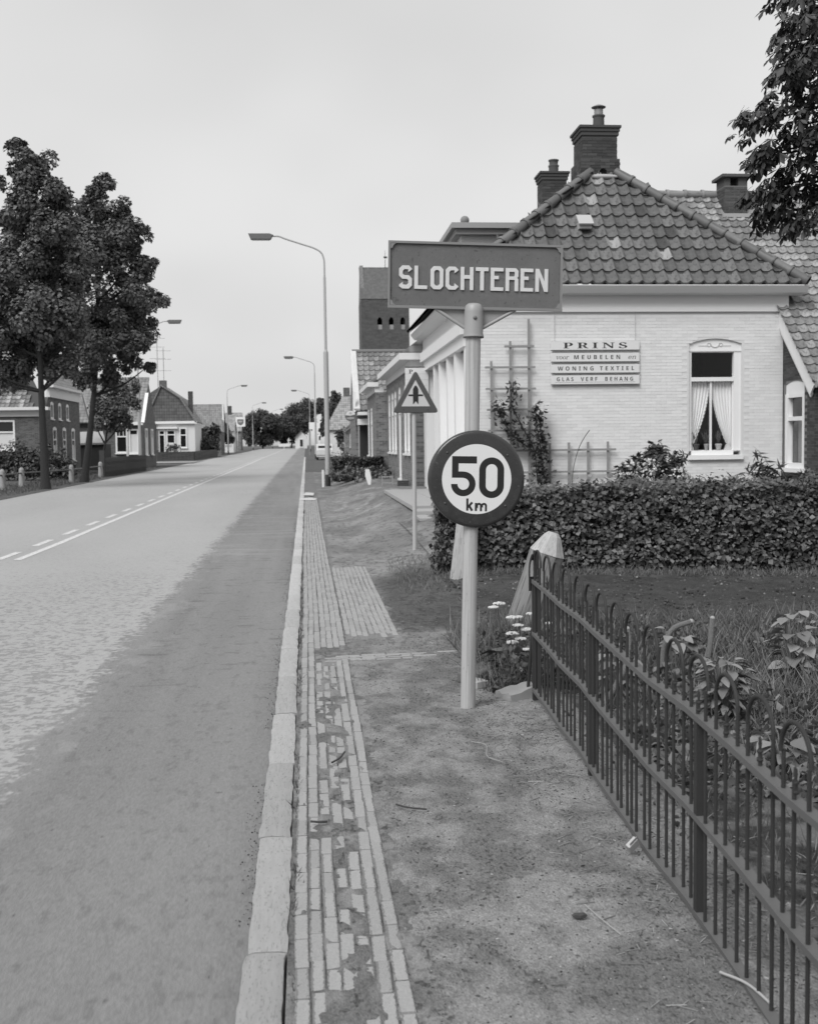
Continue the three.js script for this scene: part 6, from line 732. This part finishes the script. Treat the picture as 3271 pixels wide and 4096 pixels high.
function broadPlant(name, label, x, z, n, L, W, h, seed, v) { const s = thing(name, label, 'plant', [x, gh(x, z), z]), r = rng(seed), mats = [0.8, 1, 1.25].map((k) => leafMatC(v * k)), G = [0, 1, 2].map((k) => { const nu = 4, nv = 6, pos = [], idx = []; for (let j = 0; j <= nv; j++) for (let i = 0; i <= nu; i++) { const t = j / nv, u = i / nu * 2 - 1, w = W * Math.sin(Math.PI * Math.pow(t, 0.75)) * 0.5 + 0.003; pos.push(u * w, 0.25 * w * Math.abs(u) - 0.25 * L * t * t + 0.02 * L * Math.sin(t * 9 + u * 5 + k * 2), t * L); } for (let j = 0; j < nv; j++) for (let i = 0; i < nu; i++) { const a = j * (nu + 1) + i; idx.push(a, a + 1, a + nu + 1, a + 1, a + nu + 2, a + nu + 1); } const g = new THREE.BufferGeometry(); g.setAttribute('position', new THREE.Float32BufferAttribute(pos, 3)); g.setIndex(idx); g.computeVertexNormals(); return g; });
  const stems = []; for (let i = 0; i < n; i++) { const a = r() * 6.3, y = h * (0.15 + 0.85 * r()), rr = 0.05 + 0.5 * L * r(), p = V3(Math.cos(a) * rr, y, Math.sin(a) * rr), o = shade(new THREE.Mesh(G[i % 3], mats[Math.floor(r() * 3)])); o.name = 'leaf'; o.position.copy(p); o.quaternion.copy(turn(-0.2 + 0.5 * r(), -a + Math.PI / 2 + (r() - 0.5), (r() - 0.5) * 0.8)); o.scale.setScalar(0.65 + 0.6 * r()); s.add(o); stems.push(bar(V3(0, 0, 0), p, 0.005, 0.003, 4)); } obj('stem', stems, leafMatC(v), s); return s; }
function leafMatC(v) { const m = leafMat(0.6, 0.15); m.color = grey(v); return m; }
broadPlant('dahlia_plant', 'bushy dahlia plant with pointed leaves behind the railing', 2.42, -6.3, 80, 0.105, 0.05, 0.36, 701, 0.19); broadPlant('dahlia_plant', 'smaller leafy dahlia plant farther from the railing', 3.15, -6.1, 40, 0.11, 0.055, 0.22, 702, 0.2);
broadPlant('cabbage_plant', 'ragged tall cabbage with pale crinkled leaves', 3.25, -7.2, 48, 0.1, 0.08, 0.5, 703, 0.2); broadPlant('cabbage_plant', 'drooping cabbage beside the cut stalk', 2.5, -7.4, 30, 0.1, 0.08, 0.36, 704, 0.19); broadPlant('cabbage_plant', 'low cabbage close behind the railing bars', 1.95, -6.9, 22, 0.1, 0.075, 0.3, 705, 0.19);
broadPlant('dahlia_plant', 'leafy dahlia plant beside the tall ragged cabbage', 2.85, -5.4, 46, 0.1, 0.05, 0.3, 711, 0.19); broadPlant('cabbage_plant', 'low spreading cabbage half hidden by the nearest hoops', 2.3, -5.2, 24, 0.1, 0.075, 0.2, 712, 0.18); broadPlant('seedling_plant', 'low broad leaved seedling in the dug soil', 1.85, -5.5, 22, 0.1, 0.055, 0.1, 706, 0.14); broadPlant('seedling_plant', 'small pale seedling in the bare soil near the railing post', 2.05, -4.9, 10, 0.09, 0.05, 0.07, 707, 0.17); broadPlant('dock_plant', 'dark dock leaves at the foot of the railing end', 1.42, -7.6, 26, 0.13, 0.07, 0.2, 708, 0.07);
for (const [x, z, h, lx, lab] of [[2.66, -7.3, 0.44, 0.06, 'thick cut cabbage stalk rising above the dahlia'], [2.12, -7.1, 0.42, -0.05, 'pale cut cabbage stalk between the plants'], [1.75, -6.6, 0.3, 0.18, 'slanting pale cabbage stalk close to the railing'], [2.4, -7.4, 0.36, 0.35, 'bent cabbage stalk with sideways cut top']]) { const s = thing('cabbage_stalk', lab, 'stalk', [x, gh(x, z) - 0.02, z]); const ps = lx > 0.3 ? [V3(0, 0, 0), V3(0.02, h * 0.7, 0), V3(0.08, h, 0), V3(0.2, h + 0.05, 0.02)] : [V3(0, 0, 0), V3(lx * 0.5, h * 0.5, 0.02), V3(lx, h, 0)]; obj('stalk', tube(ps, 0.018, 16, 9), mat(0.24, 0.8, { bumpMap: rep(T.grain, 2, 4), bumpScale: 0.01 }), s); obj('cut_end', new THREE.SphereGeometry(0.018, 10, 8).translate(ps[ps.length - 1].x, ps[ps.length - 1].y, ps[ps.length - 1].z), mat(0.3), s); }
{ // yarrow by the railing end
  const r = rng(711), H = [[1.32, -7.9, 0.44], [1.37, -7.95, 0.46], [1.44, -7.8, 0.38], [1.47, -7.75, 0.33], [1.5, -7.85, 0.37], [1.46, -7.6, 0.26], [1.42, -7.7, 0.22], [1.53, -7.75, 0.3], [1.48, -7.5, 0.2], [1.57, -7.8, 0.4], [1.4, -7.6, 0.3], [1.66, -7.6, 0.36]];
  H.forEach(([x, z, h], i) => { const s = thing('yarrow', 'white flat-headed yarrow flower growing by the railing end', 'flower', [x, gh(x, z), z], 'yarrow flowers'); obj('stem', tube([V3(0, 0, 0), V3(0.01, h * 0.5, 0), V3((r() - 0.5) * 0.05, h, 0)], 0.003, 8, 5), mat(0.08), s); const list = [], g = new THREE.IcosahedronGeometry(0.006, 0), R = 0.022 + 0.022 * r(); for (let k = 0; k < 100; k++) { const a = r() * 6.3, q = Math.sqrt(r()) * R; list.push({ p: V3(q * Math.cos(a), h + 0.008 - q * q * 5 + r() * 0.006, q * Math.sin(a)), q: turn(0, a, 0), s: 0.6 + 0.7 * r(), c: 0.5 + 0.15 * r() }); } scatter('flower_head', g, mat(1, 0.9), list, s); });
}
{ // things dropped on the dirt
  const tw = (label, pts, rad, v, name = 'twig') => { const [x, , z] = pts[0], s = thing(name, label, 'twig', [x, gh(x, z) + 0.006, z]); obj('stick', tube(pts.map(([a, b, c]) => V3(a - x, b, c - z)), rad, 12, 5), mat(v), s); };
  tw('thin pale stalk lying on the dirt near the small dark stone', [[0.94, 0.005, -3.75], [0.965, 0.008, -3.62], [1.0, 0.004, -3.5]], 0.002, 0.34); tw('forked pale stick lying against the railing foot', [[1.22, 0.01, -3.2], [1.27, 0.012, -3.12], [1.3, 0.006, -2.98]], 0.005, 0.33); tw('small dark twig on the sanded bricks', [[0.1, 0.012, -5.6], [0.14, 0.016, -5.66], [0.17, 0.02, -5.76]], 0.005, 0.04); tw('short dark stick lying across the bricks by the kerb', [[-0.01, 0.012, -4.72], [0.03, 0.015, -4.7], [0.06, 0.012, -4.71]], 0.005, 0.04); tw('dark broken twig on the dirt beside the path', [[0.37, 0.012, -4.9], [0.42, 0.015, -4.84], [0.5, 0.01, -4.82]], 0.004, 0.04); tw('pale curled straw by the sign post', [[0.86, 0.01, -5.9], [0.92, 0.02, -5.8], [0.9, 0.01, -5.6], [0.96, 0.01, -5.5]], 0.002, 0.3);
  const st = thing('stone_fragment', 'small dark stone lying on the bare dirt', 'stone', [0.9, 0.012, -3.66]); obj('stone', new THREE.DodecahedronGeometry(0.022, 0).scale(1.3, 0.5, 0.7), mat(0.05), st); const pk = thing('paper_packet', 'small crumpled pale packet against the bottom rail', 'packet', [1.245, 0.045, -4.2]); pk.rotation.set(0.5, 0.6, 0.4); obj('carton', rbx(0.05, 0.055, 0.022, 0.003), mat(0.4, 0.7), pk); obj('flap', bx(0.04, 0.02, 0.002, 0.005, 0.034, 0.006), mat(0.33), pk);
}
renderer.render(scene, camera);
